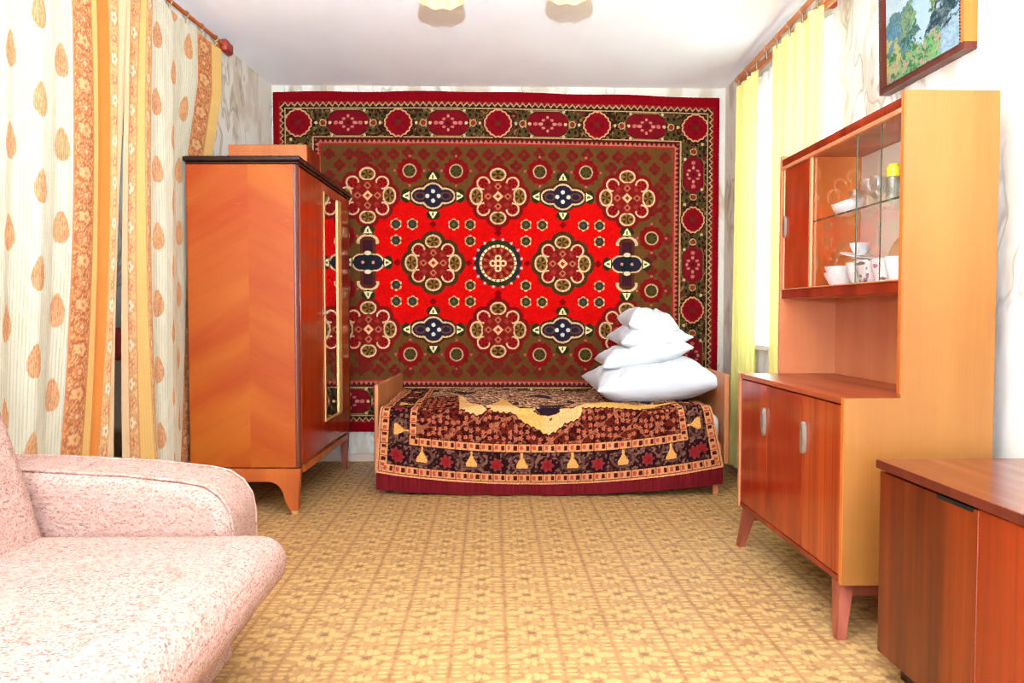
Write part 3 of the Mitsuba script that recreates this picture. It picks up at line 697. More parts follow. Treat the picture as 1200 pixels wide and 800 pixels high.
for x in (0.03, BL - .05):
    for y in (0.03, BW - .05):
        obj('leg', bt(tapered([x, y, 0.15 if x < 1 else .18], [x, y, 0], .018, .014)), 'wood_leg' if x < 1 else 'wood_bed', B, 50)
def mw(v):
    n = meshkit.noise(v * 5.0) - .5
    v[:, 2] += 0.02 * n * (v[:, 2] > .4)
    return v
k = obj('mattress', bt(soft([0.02, 0.05, 0.28], [BL - .016, BW - .03, 0.435], .05, mw, .05, 16)), 'sheet_cotton', None, True)
tag(k, 'white mattress on the bed, showing at the foot end beside the bedspread', 'mattress')

def hem(s): return 0.128 * (s - .46) * (s - 1) / .46 + 0.068 * s * (s - 1) / (.46 * -.54) + 0.165 * s * (s - .46) / .54
def fringe_z(s): return np.maximum(0.006, 0.030 * (s - .48) * (s - 1) / .48 + 0.004 * s * (s - 1) / (.48 * -.52) + 0.068 * s * (s - .48) / .52)

LO = np.array([(447, 470), (528, 464), (532, 468), (540, 480), (560, 487), (570, 481), (588, 483), (600, 483), (612, 494), (630, 502), (640, 508), (650, 504), (660, 495), (676, 490), (682, 480), (694, 479), (735, 478), (800, 472), (840, 468)], float)
UP = np.array([(447, 470), (528, 464), (532, 464), (540, 467), (568, 477), (576, 471), (588, 467), (604, 476), (620, 479), (630, 486), (640, 487), (650, 484), (660, 479), (678, 475), (694, 473), (735, 473), (800, 471), (840, 470)], float)

def spread_colors(x, t, s):
    """x along the bed from its head end in metres, t up from the hem along the cloth, s = 0..1 across."""
    N = lambda f, sd, g=None: meshkit.noise(np.stack([x * f, t * (g or f), 0 * x], 1), sd)
    DK, MR, CRM, YL, PK, RD = (44, 18, 18), (86, 26, 18), (196, 130, 84), (208, 152, 80), (170, 96, 74), (122, 24, 28)
    col = np.tile(lin(MR) * ALB, (x.size, 1))
    Lx = BL - 0.02
    # field of vines and florets
    paint(col, N(70, 1) > 0.5, (52, 16, 14))
    w = N(9, 2) * 6
    paint(col, np.abs(np.sin(x * 34 + w) + np.sin(t * 40 + w * 1.3)) < 0.13, (134, 74, 52))
    cell = 0.034
    gx, gt = np.floor(x / cell), np.floor(t / cell)
    rx, rt = (np.sin(gx * 12.9 + gt * 78.2) * 43758.5) % 1, (np.sin(gx * 39.3 + gt * 11.1) * 24634.6) % 1
    dx, dt = x - (gx + .25 + .5 * rx) * cell, t - (gt + .25 + .5 * rt) * cell
    d, ang = np.hypot(dx, dt), np.arctan2(dt, dx)
    paint(col, (d < 0.0105 + 0.003 * np.cos(ang * 5)) & (rx > .22), (170, 98, 70))
    paint(col, (d < 0.0042) & (rx > .22), (136, 48, 40))
    # the cream scalloped centre and the worn speckled ground inside it
    px = 576 + 214 * (x - 0.64)
    flap0 = 0.435 - hem(s)
    def toT(P):
        row = np.interp(px, P[:, 0], P[:, 1])
        zfront = 1 - (row - 367) / 214.0
        dep = np.maximum(0, 900 * 0.515 / np.maximum(row - 367, 30) - 4.23)
        return np.where(zfront < 0.465, zfront - hem(s), flap0 + 0.05 + dep * 0.8)
    lo, up = toT(LO), toT(UP)
    top = t > np.maximum(up, lo)
    paint(col, top & (t > 0.36), (140, 94, 70))
    paint(col, top & (t > .36) & (N(70, 6) > 0.56), (86, 50, 38)); paint(col, top & (t > .36) & (N(90, 7) > 0.62), (196, 150, 116)); paint(col, top & (t > .40) & (N(13, 9) > 0.74), (56, 40, 40))
    scal = 0.004 * np.sin(x * 190)
    paint(col, (t > lo - .008 + scal) & (t < up + .008), (60, 20, 20)); paint(col, (t > lo + scal) & (t < up), YL); paint(col, (t > lo + scal) & (t < up) & (N(7, 11) > .58), (210, 158, 100))
    # dark flower at the tip of the centre
    xc = 0.64 + (642 - 576) / 214.0
    paint(col, np.hypot((x - xc) / .075, (t - (up + .025)) / .022) < 1, (40, 24, 34)); paint(col, np.hypot((x - xc - .01) / .008, (t - (lo + .075)) / .008) < 1, (80, 40, 20))
    # borders: distance from the nearest edge
    xe = np.minimum(x, Lx - x)
    m = np.where(xe < t, xe, t)
    al = np.where(xe < t, t, x)
    def chain(a, b, pitch):
        z = (m > a) & (m < b)
        paint(col, z, (50, 18, 18))
        q = (al / pitch) % 1
        h = (m - a) / (b - a)
        paint(col, z & (h > .1) & (h < .9), CRM)
        paint(col, z & (np.abs(q - .25) < .14) & (np.abs(h - .5) < .26), (72, 20, 20))
        paint(col, z & (np.abs(q - .75) < .12) & (np.abs(h - .5) < .22), (160, 62, 48))
        paint(col, z & (np.abs(q - .5) < .045) & (h > .1) & (h < .9), (150, 70, 50))
    z = (m > 0.062) & (m < 0.176)
    paint(col, z, (40, 18, 18))
    paint(col, z & (N(60, 21) > .55), (62, 34, 30)); paint(col, z & (N(90, 22) > .64), (116, 76, 62))
    per = 0.2735
    base = np.where(xe < t, 0.0, 0.0)
    q = ((al - 0.118 + per * 10) / per) % 1
    qa = np.minimum(q, 1 - q) * per
    sgn = np.where(q < .5, 1, -1)
    hb = m - 0.062
    d = np.hypot(qa, hb - .045); ang = np.arctan2(hb - .045, qa * sgn)
    paint(col, z & (np.hypot(qa / .052, (hb - .045) / .043) < 1), (40, 16, 22))
    paint(col, z & (d < 0.034 + .006 * np.cos(ang * 7)), (112, 48, 42)); paint(col, z & (d < 0.024 + .005 * np.cos(ang * 5)), RD); paint(col, z & (d < .009), (120, 16, 24))
    q2 = np.abs(q - .5) * per
    dd = hb - .062
    paint(col, z & (np.abs(np.hypot(q2 / .07, (hb - .06) / .05) - .85) < .10), (92, 58, 50))
    bud = (q2 < np.clip(.034 * (1 - (dd / .036)) * .62, 0, .03)) & (np.abs(dd) < .034)
    paint(col, z & (q2 < .006) & (dd > .02), (230, 150, 80)); paint(col, z & bud, (206, 146, 76)); paint(col, z & bud & (np.abs(np.sin(q2 * 330)) < .3) & (dd < .01), (216, 140, 80))
    chain(0.010, 0.062, 0.068); chain(0.176, 0.226, 0.068)
    paint(col, m < 0.010, (206, 132, 92))
    col *= (0.74 + 0.52 * rng.random(x.size))[:, None]
    return np.clip(col, 0, .9)

def spread_grid(cols, rows):
    s = np.linspace(0, 1, cols)[None, :]
    tt = np.linspace(0, 1, rows)[:, None]
    Lx = BL - 0.02
    total = 1.26
    t = tt * total
    hz = hem(s)
    flap = 0.435 - hz                                                       # hanging length below the round edge
    zed, r = 0.435, 0.05
    x = 0.004 + s * (Lx + .006) + 0 * t
    S = s + 0 * t
    y = np.zeros_like(x); z = np.zeros_like(x)
    hang = t < flap
    z = np.where(hang, hz + t, 0); y = np.where(hang, -0.055 - 0.035 * np.sin(np.clip((flap - t) / .4, 0, 1) * PI) * np.sin(S * PI), 0)
    a = np.clip((t - flap) / (r * PI / 2), 0, 1) * PI / 2
    arc_ = (~hang) & (t < flap + r * PI / 2)
    z = np.where(arc_, zed + r * np.sin(a), z); y = np.where(arc_, -0.055 + r * (1 - np.cos(a)), y)
    flat = t >= flap + r * PI / 2
    f = t - flap - r * PI / 2
    z = np.where(flat, zed + r + 0.012 * np.sin(np.clip(f / .8, 0, 1) * PI * .5), z); y = np.where(flat, -0.055 + r + f, y)
    keep = np.minimum(y, BW - 0.012)
    z = np.where(y > BW - .012, z - (y - BW + .012) * 0.9, z); y = keep
    # taper to the right edge, lumps and creases
    sl = np.clip((z - .1) / .4, 0, 1)
    x = x - 0.085 * sl * np.clip((S - .75) / .25, 0, 1) + 0.03 * sl * np.clip((.2 - S) / .2, 0, 1)
    P = np.stack([x, y, z], -1)
    n1 = meshkit.fbm(np.stack([x * 3.3, y * 4, z * 4], -1), 3, 3) - .5
    n2 = meshkit.noise(np.stack([x * 11, y * 13, z * 9], -1), 8) - .5
    topw = np.clip((t - flap + .12) / .25, 0, 1)
    P[..., 2] += topw * (0.055 * n1 + 0.022 * n2)
    P[..., 1] += (1 - topw) * (0.03 * n1 + .004 * n2)
    return P, x, t + 0 * x, S
P, X_, T_, S_ = spread_grid(440, 300)
BS = thing('bedspread', 'brown and gold patterned plush bedspread with floral borders draped over the bed', 'bedspread')
obj('woven_cover', grid(bp(P)), 'vertex_matte', BS, True, color=spread_colors((S_ * (BL - .02)).ravel(), T_.ravel(), S_.ravel()))
ss = np.linspace(0, 1, 300)
hemrow = P[0][np.round(ss * 439).astype(int)]
fr = np.zeros((6, 300, 3))
for i in range(6):
    f = i / 5
    fr[i] = hemrow; fr[i, :, 2] = (hem(ss) + .006) * (1 - f) + fringe_z(ss) * f
    fr[i, :, 1] = hemrow[:, 1] + .004 + .012 * f + 0.006 * np.sin(ss * 46) * f
obj('fringe_band', grid(bp(fr)), 'fringe_cloth', BS, True)
tag(BS + '__fringe_band', 'plain dark red lower band')

# ------------------------------------------------------------------ pillows
def pillow(w, d, h, seed, sag=0.0, n=64):
    """A stuffed pillow with drawn-out corners, w x d x h, around the origin."""
    a = np.linspace(-1, 1, n)
    A, Bq = np.meshgrid(a, a)
    prof = np.clip((1 - np.abs(A) ** 2.6), 0, 1) ** 0.55 * np.clip((1 - np.abs(Bq) ** 2.6), 0, 1) ** 0.55
    pull = 1 - 0.10 * (1 - np.abs(A) ** 2) * np.abs(Bq) ** 2, 1 - 0.10 * (1 - np.abs(Bq) ** 2) * np.abs(A) ** 2
    x, y = A * w / 2 * pull[1], Bq * d / 2 * pull[0]
    wr_ = meshkit.fbm(np.stack([x * 7, y * 7, 0 * x + seed], -1), 3, seed) - .5
    edge = 1 - np.maximum(np.abs(A), np.abs(Bq)) ** 6
    up = prof * h / 2 + (wr_ * 0.08 + .012 * np.abs(np.sin((x * 1.3 + y * .6 + wr_ * .5) * 34)) * (np.abs(A) > .35)) * edge
    dn = -prof * h / 2 + wr_ * 0.02 * edge
    top = np.stack([x, y, up], -1); bot = np.stack([x, y, dn], -1)
    vt, ft = grid(top); vb, fb = grid(bot)
    m = trimesh.Trimesh(np.vstack([vt, vb]), np.vstack([ft, fb[:, ::-1] + len(vt)]), process=False)
    m.merge_vertices()
    return m
def put(m, at, rx=0, ry=0, rz=0):
    R = trimesh.transformations.euler_matrix(rx, ry, rz)
    m = m.copy(); m.apply_transform(R); m.apply_translation(at); return m
for m, lab in ((put(pillow(.745, .60, .25, 1), [0.950, 4.60, .600], .06, -.05, .04), 'big white pillow at the bottom of the pillow stack on the bed'),
               (put(pillow(.55, .46, .16, 2), [0.915, 4.66, .755], .05, -.22, -.03), 'white pillow second from the bottom of the stack on the bed'),
               (put(pillow(.44, .42, .14, 3), [0.960, 4.68, .855], .06, -.08, .06), 'white pillow second from the top of the stack on the bed'),
               (put(pillow(.31, .36, .16, 4), [0.955, 4.70, .940], .10, .08, .05), 'small white pillow on top of the pillow stack')):
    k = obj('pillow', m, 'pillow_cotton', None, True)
    tag(k, lab, 'pillow', 'white pillows stacked on the bed')

# ------------------------------------------------------------------ window curtains on the right
def hung(y0t, y1t, y0b, y1b, x, zt, zb, waves, amp, seed, cols=150, rows=90, xb=None):
    s = np.linspace(0, 1, cols)[None, :]; q = np.linspace(0, 1, rows)[:, None]
    y = (y0b * (1 - q) + y0t * q) * (1 - s) + (y1b * (1 - q) + y1t * q) * s
    xx = (xb if xb is not None else x) * (1 - q) + x * q
    f = np.sin(s * waves * 2 * PI + seed + .5 * np.sin(q * 3)) + .35 * np.sin(s * waves * 4.6 * PI + 2 * seed)
    P = np.stack([xx + f * amp * (1.25 - .6 * q), y + .25 * amp * np.cos(s * waves * 2 * PI + seed), zb + (zt - zb) * q + 0 * s], -1)
    return grid(P)
k = obj('yellow_curtain', hung(4.35, 4.70, 4.38, 4.74, 1.500, 2.375, .06, 4, .014, .2), 'yellow_voile', None, True)
tag(k, 'sheer yellow curtain at the far side of the window, beside the bed', 'curtain')
k = obj('yellow_curtain', hung(3.46, 4.02, 3.48, 4.00, 1.478, 2.385, .06, 3.5, .020, 1.2), 'yellow_voile', None, True)
tag(k, 'sheer yellow curtain at the near side of the window, behind the sideboard', 'curtain')
k = obj('white_tulle', hung(3.50, 4.70, 3.50, 4.72, 1.548, 2.36, .055, 12, .008, .7, 260), 'tulle_cloth', None, True)
tag(k, 'white tulle hanging between the two yellow curtains', 'curtain')
R2 = thing('window_curtain_rail', 'pinkish wooden curtain rail with clips above the window', 'curtain rail')
def rr(y, dz=0): return [1.465 + (y - 3.58) * 0.035, y, 2.43 + dz]
obj('rail', tube([rr(3.35), rr(4.74)], .013), 'wood_edge_pink', R2, 40)
obj('rail', tube([[rr(3.40)[0] + .05, 3.40, 2.42], [rr(4.74)[0] + .05, 4.74, 2.42]], .010), 'wood_edge_pink', R2, 40)
obj('bracket', cat(cbox([1.535, 3.515, 2.40], [XR - .001, 3.55, 2.48])), 'red_paint', R2, 50)
obj('bracket', cat(cbox([1.50, 4.70, 2.41], [XR - .001, 4.73, 2.45])), 'wood_edge_pink', R2, 50)
for i, y in enumerate(np.linspace(3.46, 4.68, 8)):
    t = trimesh.creation.torus(.016, .003, 14, 6); t.apply_transform(trimesh.transformations.rotation_matrix(PI / 2, [1, 0, 0])); t.apply_translation(rr(y, -.005))
    obj('ring_clip', cat(t, tube([rr(y, -.02), rr(y, -.062)], .006, 6)), 'bronze', R2, True)
# lath with clips between curtains
obj('cornice_strip', cbox([1.52, 3.42, 2.385], [1.535, 4.72, 2.425], .002), 'wood_edge_pink', R2, 50)

# ------------------------------------------------------------------ sideboard
SXf, SXh, SXb, SYn, SYf, SZ0, SZt, SZ1 = 1.070, 1.240, 1.528, 2.29, 3.285, 0.168, 0.742, 1.668
SB = thing('sideboard', 'tall glossy wooden sideboard with a glass-fronted hutch, against the right wall beside the window', 'sideboard')
side = [(SXf, SZ0), (SXb, SZ0), (SXb, SZ1), (SXh, SZ1), (SXh, SZt), (SXf, SZt)]
obj('side_panel', prism(side, 'y', SYn, SYn + .02), 'wood_side_yellow', SB)
obj('side_panel', prism(side, 'y', SYf - .02, SYf), 'wood_niche_lit', SB)
obj('edge_strip', cat(cbox([SXf - .003, SYn + .001, SZ0], [SXf, SYn + .020, SZt], .0005), cbox([SXh - .003, SYn + .001, SZt + .012], [SXh, SYn + .020, SZ1], .0005)), 'wood_interior', SB)
obj('edge_strip', cat(cbox([SXf - .003, SYf - .020, SZ0], [SXf, SYf - .001, SZt], .0005), cbox([SXh - .003, SYf - .020, SZt + .012], [SXh, SYf - .001, SZ1], .0005)), 'wood_edge_pink', SB)
ya, yb = SYn + .02, SYf - .02
obj('back_panel', cbox([SXb - .05, ya, SZ0 + .02], [SXb - .04, yb, SZ1 - .02], .001), 'wood_niche_lit', SB)
obj('counter_board', cbox([SXf - .001, ya, SZt - .02], [SXb - .05, yb, SZt], .002), 'wood_top', SB, 50)
obj('bottom_board', cbox([SXf + .002, ya, SZ0], [SXb - .05, yb, SZ0 + .02], .002), 'wood_red_board', SB, 50)
dz0, dz1 = SZ0 + .022, SZt - .024
splits = [yb, 2.952, 2.614, ya]
for i, mt in enumerate(('wood_door_figured', 'wood_door_figured', 'wood_door_striped')):
    d = obj('door', cbox([SXf + .003, splits[i + 1] + .002, dz0], [SXf + .022, splits[i] - .002, dz1], .002), mt, SB, 50)
    if i != 1:
        hy = 2.972 if i == 0 else 2.588
        a = np.linspace(0, PI, 15)
        lens = [(hy + .016 * math.sin(t), .575 - .056 * math.cos(t)) for t in a] + [(hy - .016 * math.sin(t), .575 + .056 * math.cos(t)) for t in a][1:-1]
        h = obj('handle', prism(lens, 'x', SXf - .012, SXf + .003, .002), 'steel', d)
        labels[h] = {'label': 'silver lens-shaped handle'}
# hutch
hx0 = SXh + .002
obj('hutch_floor', cbox([hx0 + .012, ya, 1.062], [SXb - .05, yb, 1.098], .001), 'wood_niche_lit', SB, 50)  # floor and top boards coloured lighter so the shaded hutch looks lit
obj('hutch_top', cbox([hx0 + .012, ya, 1.622], [SXb - .05, yb, 1.652], .001), 'wood_niche_lit', SB, 50)
obj('fascia', cbox([hx0, ya, 1.062], [hx0 + .012, yb, 1.098], .002), 'wood_red_board', SB, 50)
obj('fascia', cbox([hx0 - .004, ya, 1.622], [hx0 + .012, yb, 1.652], .002), 'wood_red_board', SB, 50)
obj('track', cbox([hx0 - .006, ya, 1.606], [hx0 + .012, yb, 1.622], .002), 'wood_edge_pink', SB, 50)
obj('track', cbox([hx0 - .006, ya, 1.098], [hx0 + .012, yb, 1.104], .002), 'wood_edge_pink', SB, 50)
obj('divider', cbox([hx0 + .02, 3.045, 1.098], [SXb - .05, 3.062, 1.622], .001), 'wood_interior', SB, 50)
obj('added_bright_lining', cbox([hx0 + .02, ya, 1.098], [SXb - .05, ya + .004, 1.622], .001), 'cream_panel', SB, 50)  # cream lining added to bounce light into the hutch
d = obj('sliding_door', cbox([hx0 + .002, 2.995, 1.105], [hx0 + .016, yb - .022, 1.604], .002), 'wood_door_figured', SB, 50)
tag(d, 'dark red sliding door of the hutch')
obj('handle', prism([(yb - .035 + .010 * math.sin(t), 1.365 - .045 * math.cos(t)) for t in np.linspace(0, PI, 12)] + [(yb - .035 - .010 * math.sin(t), 1.365 + .045 * math.cos(t)) for t in np.linspace(0, PI, 12)][1:-1], 'x', hx0 - .008, hx0 + .002), 'steel', d)
obj('stile', cbox([hx0 - .002, yb - .022, 1.104], [hx0 + .016, yb, 1.606], .002), 'wood_edge_pink', SB, 50)
obj('stile', cbox([hx0 - .001, 2.972, 1.104], [hx0 + .010, 2.990, 1.606], .002), 'wood_edge_pink', SB, 50)
obj('hutch_back', cbox([SXb - .054, 2.911, 1.10], [SXb - .050, 3.044, 1.62], .0005), 'cream_panel', SB)
obj('hutch_back', cbox([SXb - .054, ya + .005, 1.10], [SXb - .050, 2.906, 1.62], .0005), 'cream_panel', SB)
def pane_x(x, y0, y1, z0, z1):
    return grid(np.array([[[x, y0, z0], [x, y1, z0]], [[x, y0, z1], [x, y1, z1]]]))
for x, y0, y1 in ((hx0 + .004, ya + .002, 2.604), (hx0 + .012, 2.456, 2.975)):
    p = obj('glass_door', pane_x(x, y0, y1, 1.102, 1.612), 'pane_glass', SB)
    e_ = y1 if y1 < 2.7 else y0
    ew = .003 if y1 < 2.7 else .0012
    obj('edge', cbox([x - .002, e_ - ew, 1.102], [x + .002, e_ + ew, 1.612], .0008), 'green_glass_edge', p)
g = obj('glass_shelf', grid(np.array([[[hx0 + .03, ya + .006, 1.362], [hx0 + .03, 3.044, 1.362]], [[SXb - .056, ya + .006, 1.362], [SXb - .056, 3.044, 1.362]]])), 'pane_glass', SB)
obj('edge', cbox([hx0 + .027, ya + .006, 1.359], [hx0 + .031, 3.044, 1.365], .0008), 'green_glass_edge', g)
# legs and cross bars
def sleg(x, y, dx, dy):
    return obj('leg', tapered([x, y, SZ0], [x + dx, y + dy, 0], (.022, .03), (.013, .017)), 'wood_leg', SB, 50)
sleg(SXf + .03, SYn + .06, -.03, -.045); sleg(SXf + .03, SYf - .07, -.03, .03)
sleg(SXb - .05, SYn + .06, .015, -.03); sleg(SXb - .05, SYf - .07, .015, .03)
for y in (SYn + .05, SYf - .08):
    obj('cross_bar', cbox([SXf + .05, y, .118], [SXb - .07, y + .022, SZ0], .002), 'wood_leg', SB, 50)

# dishes
def bowl(r, h, foot=.5, t=.003):
    o = [(0.0001, 0), (r * foot, 0), (r * foot, .004), (r * .80, h * .45), (r * .95, h * .8), (r, h)]
    i = [(r - t, h), (r * .93 - t, h * .8), (r * .78 - t, h * .45), (r * foot - t, .008), (.0001, .008)]
    return o + i
def mk(name, prof, at, mat, lab, cat_, group=None, extra=None, tm=None, sm=40):
    k = num(name)
    if extra is None:
        scene[k] = mikit.ply(lathe(prof, 26, at, tm), mat, sm); tag(k, lab, cat_, group)
    else:
        tag(k, lab, cat_, group)
        scene[k + '__body'] = mikit.ply(lathe(prof, 26, at, tm), mat, sm)
        for nm, m, mm in extra: obj(nm, m, mm, k, 40)
    return k
zf = 1.0985
def ear(at, r, R, ang):
    t = trimesh.creation.torus(R, r, 18, 8); t.apply_transform(trimesh.transformations.rotation_matrix(PI / 2, [1, 0, 0])); t.apply_transform(trimesh.transformations.rotation_matrix(ang, [0, 0, 1])); t.apply_translation(at); return t
dg = 'white china on the lower shelf of the hutch'
mk('bowl', bowl(.062, .055, .6), [1.325, 2.885, zf], 'china', 'plain white bowl at the bottom left of the china pile in the hutch', 'bowl', dg)
mk('bowl', bowl(.060, .050, .6), [1.325, 2.885, zf + .028], 'china', 'white bowl nested in the bottom left bowl of the china pile', 'bowl', dg)
mk('bowl', bowl(.046, .06, .5), [1.345, 2.775, zf], 'china', 'white bowl under the floral bowl in the hutch', 'bowl', dg)
mk('bowl', bowl(.050, .05, .5), [1.345, 2.775, zf + .036], 'china_floral', 'white bowl with pink floral print in the china pile', 'bowl', dg)
mk('saucer', [(.0001, 0), (.03, 0), (.03, .004), (.075, .014), (.073, .017), (.03, .008), (.0001, .008)], [1.345, 2.775, zf + .097], 'china', 'white saucer tilted on top of the floral bowl', 'saucer', dg, tm=trimesh.transformations.rotation_matrix(.22, [1, 0.4, 0]))
mk('tea_bowl', bowl(.038, .045, .5), [1.345, 2.775, zf + .112], 'china', 'small white tea bowl topping the left china pile', 'bowl', dg)
mk('sugar_bowl', bowl(.060, .085, .6), [1.320, 2.635, zf], 'china_floral', 'large white sugar bowl with grey floral print in the middle of the lower shelf', 'bowl', dg,
   extra=[('handle', ear([1.320, 2.575, zf + .05], .005, .02, PI / 2), 'china'), ('handle', ear([1.320, 2.695, zf + .05], .005, .02, PI / 2), 'china')])
for i, (x, y, mt, lab) in enumerate(((1.305, 2.525, 'china_floral', 'white floral tea cup beside the sugar bowl in the hutch'), (1.300, 2.428, 'china', 'plain white tea cup nearest the side panel in the hutch'),
                                    (1.395, 2.47, 'china', 'white tea cup behind the floral tea cup in the hutch'))):
    mk('tea_cup', bowl(.043, .082, .6), [x, y, zf], mt, lab, 'cup', dg, extra=[('handle', ear([x - .01, y - .045, zf + .045], .004, .018, PI / 2), 'china')])
mk('brown_bowl', bowl(.055, .05, .5), [1.41, 2.78, zf + .0], 'china_brown', 'tan brown bowl behind the china pile in the hutch', 'bowl')
mk('brown_plate', [(.0001, 0), (.05, 0), (.085, .014), (.083, .018), (.05, .005), (.0001, .005)], [1.450, 2.67, zf + .09], 'china_brown', 'tan brown plate standing against the back panel in the hutch', 'plate', tm=trimesh.transformations.rotation_matrix(-1.42, [0, 1, 0]))
mk('glass_pitcher', [(.0001, 0), (.04, 0), (.045, .05), (.03, .11), (.036, .15), (.034, .15), (.028, .11), (.042, .05), (.038, .005), (.0001, .005)], [1.42, 2.575, zf], 'clear_glass', 'tall clear glass pitcher at the right of the lower hutch shelf', 'pitcher')
zs_ = 1.363
k = num('glass_dish'); bo = trimesh.creation.icosphere(3, 1.0); v = np.array(bo.vertices); v[:, 2] = np.minimum(v[:, 2], 0.0); v = v * [.05, .085, .045] + [1.335, 2.86, zs_ + .046]
v[:, 2] += .012 * np.abs((v[:, 1] - 2.86) / .085) ** 2
scene[k] = mikit.ply((v, np.array(bo.faces)), 'china', 40); tag(k, 'boat-shaped pale glass dish at the left of the glass shelf', 'dish')
gob = lambda r, h: [(.0001, 0), (r * .85, 0), (r * .8, .003), (.005, .008), (.004, h * .45), (r * .6, h * .55), (r, h * .75), (r * .92, h), (r * .90, h), (r * .96, h * .75), (r * .55, h * .57), (.0001, h * .5)]
GL = ['small clear wine glass in front, next to the boat-shaped dish on the glass shelf', 'clear wine glass at the left end of the back row on the glass shelf', 'second clear wine glass in the front row on the glass shelf',
      'second clear wine glass in the back row on the glass shelf', 'clear wine glass in the front row next to the jar with the yellow lid', 'tall clear wine glass at the right end of the back row, behind the jar',
      'clear wine glass at the back of the glass shelf against the cream panel']
for i, (x, y, r, h) in enumerate(((1.30, 2.72, .024, .075), (1.37, 2.715, .026, .09), (1.31, 2.655, .026, .10), (1.39, 2.65, .027, .11), (1.31, 2.588, .027, .10), (1.40, 2.58, .028, .115), (1.44, 2.70, .026, .10))):
    mk('wine_glass', gob(r, h), [x, y, zs_], 'clear_glass', GL[i], 'wine glass', 'glasses on the glass shelf')
k = thing('glass_jar', 'clear glass jar with a yellow lid at the right end of the glass shelf', 'jar')
obj('jar_body', lathe([(.0001, 0), (.024, 0), (.024, .075), (.019, .085), (.0185, .085), (.0225, .074), (.0225, .003), (.0001, .003)], 24, [1.315, 2.495, zs_]), 'clear_glass', k, 40)
obj('lid', lathe([(.0001, .083), (.021, .083), (.022, .11), (.014, .125), (.0001, .127)], 24, [1.315, 2.495, zs_]), 'yellow_lid', k, 40)

# ------------------------------------------------------------------ low cabinet in the right foreground
CXf, CXb, CY0, CY1, CZ0, CZ1 = 1.068, 1.53, 0.75, 2.07, 0.066, 0.598
LC = thing('low_cabinet', 'low dark red-brown polished cabinet in the right foreground, in front of the sideboard', 'cabinet')
obj('top_board', cbox([CXf - .004, CY0, CZ1 - .024], [CXb, CY1 + .012, CZ1], .002), 'wood_mahogany_reflect_top', LC, 50)
obj('edge_strip', cbox([CXf - .006, CY0, CZ1 - .024], [CXf - .004, CY1 + .012, CZ1 - .001], .0005), 'wood_mahogany_edge', LC)
obj('body', cbox([CXf + .02, CY0 + .005, CZ0], [CXb - .01, CY1 - .002, CZ1 - .024], .002), 'wood_mahogany_plain', LC, 50)
obj('door', cbox([CXf, 1.645, CZ0], [CXf + .019, CY1, CZ1 - .031], .002), 'wood_mahogany', LC, 50)
obj('door', cbox([CXf, 1.20, CZ0], [CXf + .019, 1.641, CZ1 - .027], .002), 'wood_mahogany_plain', LC, 50)
obj('door', cbox([CXf, CY0 + .005, CZ0], [CXf + .019, 1.197, CZ1 - .027], .002), 'wood_mahogany', LC, 50)
obj('seam_strip', cbox([CXf - .001, 1.642, CZ0], [CXf + .01, 1.644, CZ1 - .03], .0005), 'wood_leg', LC)
obj('finger_slot', cbox([CXf - .0005, 1.66, CZ1 - .040], [CXf + .01, 1.80, CZ1 - .030], .0003), 'black_gap', LC)
obj('plinth', cbox([CXf + .05, CY0 + .03, 0], [CXb - .04, CY1 - .03, CZ0], .002), 'wood_dark_edge', LC, 50)

# ------------------------------------------------------------------ landscape painting on the right wall
def painting_colors(a, b):
    """a = 0..1 from left to right, b = 0..1 from bottom to top."""
    w1 = meshkit.fbm(np.stack([a * 14, b * 14, 0 * a], 1), 3, 91) - .5; w2 = meshkit.fbm(np.stack([a * 14, b * 14, 0 * a], 1), 3, 92) - .5
    a, b = a + .16 * w1 + .05 * (b - .5), b + .14 * w2 - .06 * (a - .5)
    N = lambda f, s, g=None: meshkit.fbm(np.stack([a * f + b * f * .35, b * (g or f) - a * f * .3, 0 * a], 1), 3, s)
    col = np.tile(lin((150, 186, 196)) * ALB, (a.size, 1))
    paint(col, N(6, 1, 9) > .50, (190, 208, 206), .8)
    n = (N(9, 2) - .5) * .22
    paint(col, b < .55, (128, 162, 178)); paint(col, (b < .55) & (N(10, 13, 40) > .55), (152, 182, 190))
    paint(col, (np.abs(a - .50 + .10 * (b - .5)) < .10 + .10 * np.clip(.62 - b, 0, 1)) & (b < .60), (166, 196, 222))
    paint(col, (b < .66 + n) & (a < .36 + .1 * (b - .4)) & (b > .18), (84, 128, 124)); paint(col, (b < .58 + n) & (a < .18) & (b > .3), (70, 128, 148))
    far = (a > .2) & (a < .44) & (b > .34) & (b < .62 + n)
    paint(col, far, (88, 124, 96)); paint(col, far & (N(26, 3) > .52), (120, 156, 96)); paint(col, (a > .2) & (a < .46) & (b > .27) & (b < .42 + n * .6) & (N(14, 9, 40) > .42), (52, 104, 92))
    right = (a > .60 + .5 * n) & (b > .42)
    paint(col, right, (120, 152, 70)); paint(col, right & (N(22, 4) > .5), (76, 112, 58)); paint(col, right & (N(30, 5) > .62), (186, 182, 88))
    rk = (a > .60 - .10 * np.sin(b * 9)) & (b > .22 + n * .6) & (b < .50 + n)
    paint(col, rk, (64, 92, 96)); paint(col, rk & (N(8, 6, 44) > .56), (150, 180, 190)); paint(col, rk & (N(20, 16) > .6), (44, 70, 74))
    low = b < .24 + n + .10 * np.clip(.4 - a, 0, 1)
    paint(col, low & (a < .72), (112, 170, 92)); paint(col, low & (a < .72) & (N(24, 7) > .52), (70, 122, 66)); paint(col, low & (a < .72) & (N(18, 8) > .6), (176, 146, 112))
    paint(col, (a < .16) & (b < .46) & (b > .1) & (N(16, 10) > .42), (172, 172, 82))
    paint(col, N(60, 12) > .62, (216, 216, 190), .18)
    g_ = col.mean(1, keepdims=True)
    return (col * .8 + g_ * .2) * .78
PY0, PY1, PZ0, PZ1 = 2.49, 3.035, 1.86, 2.30
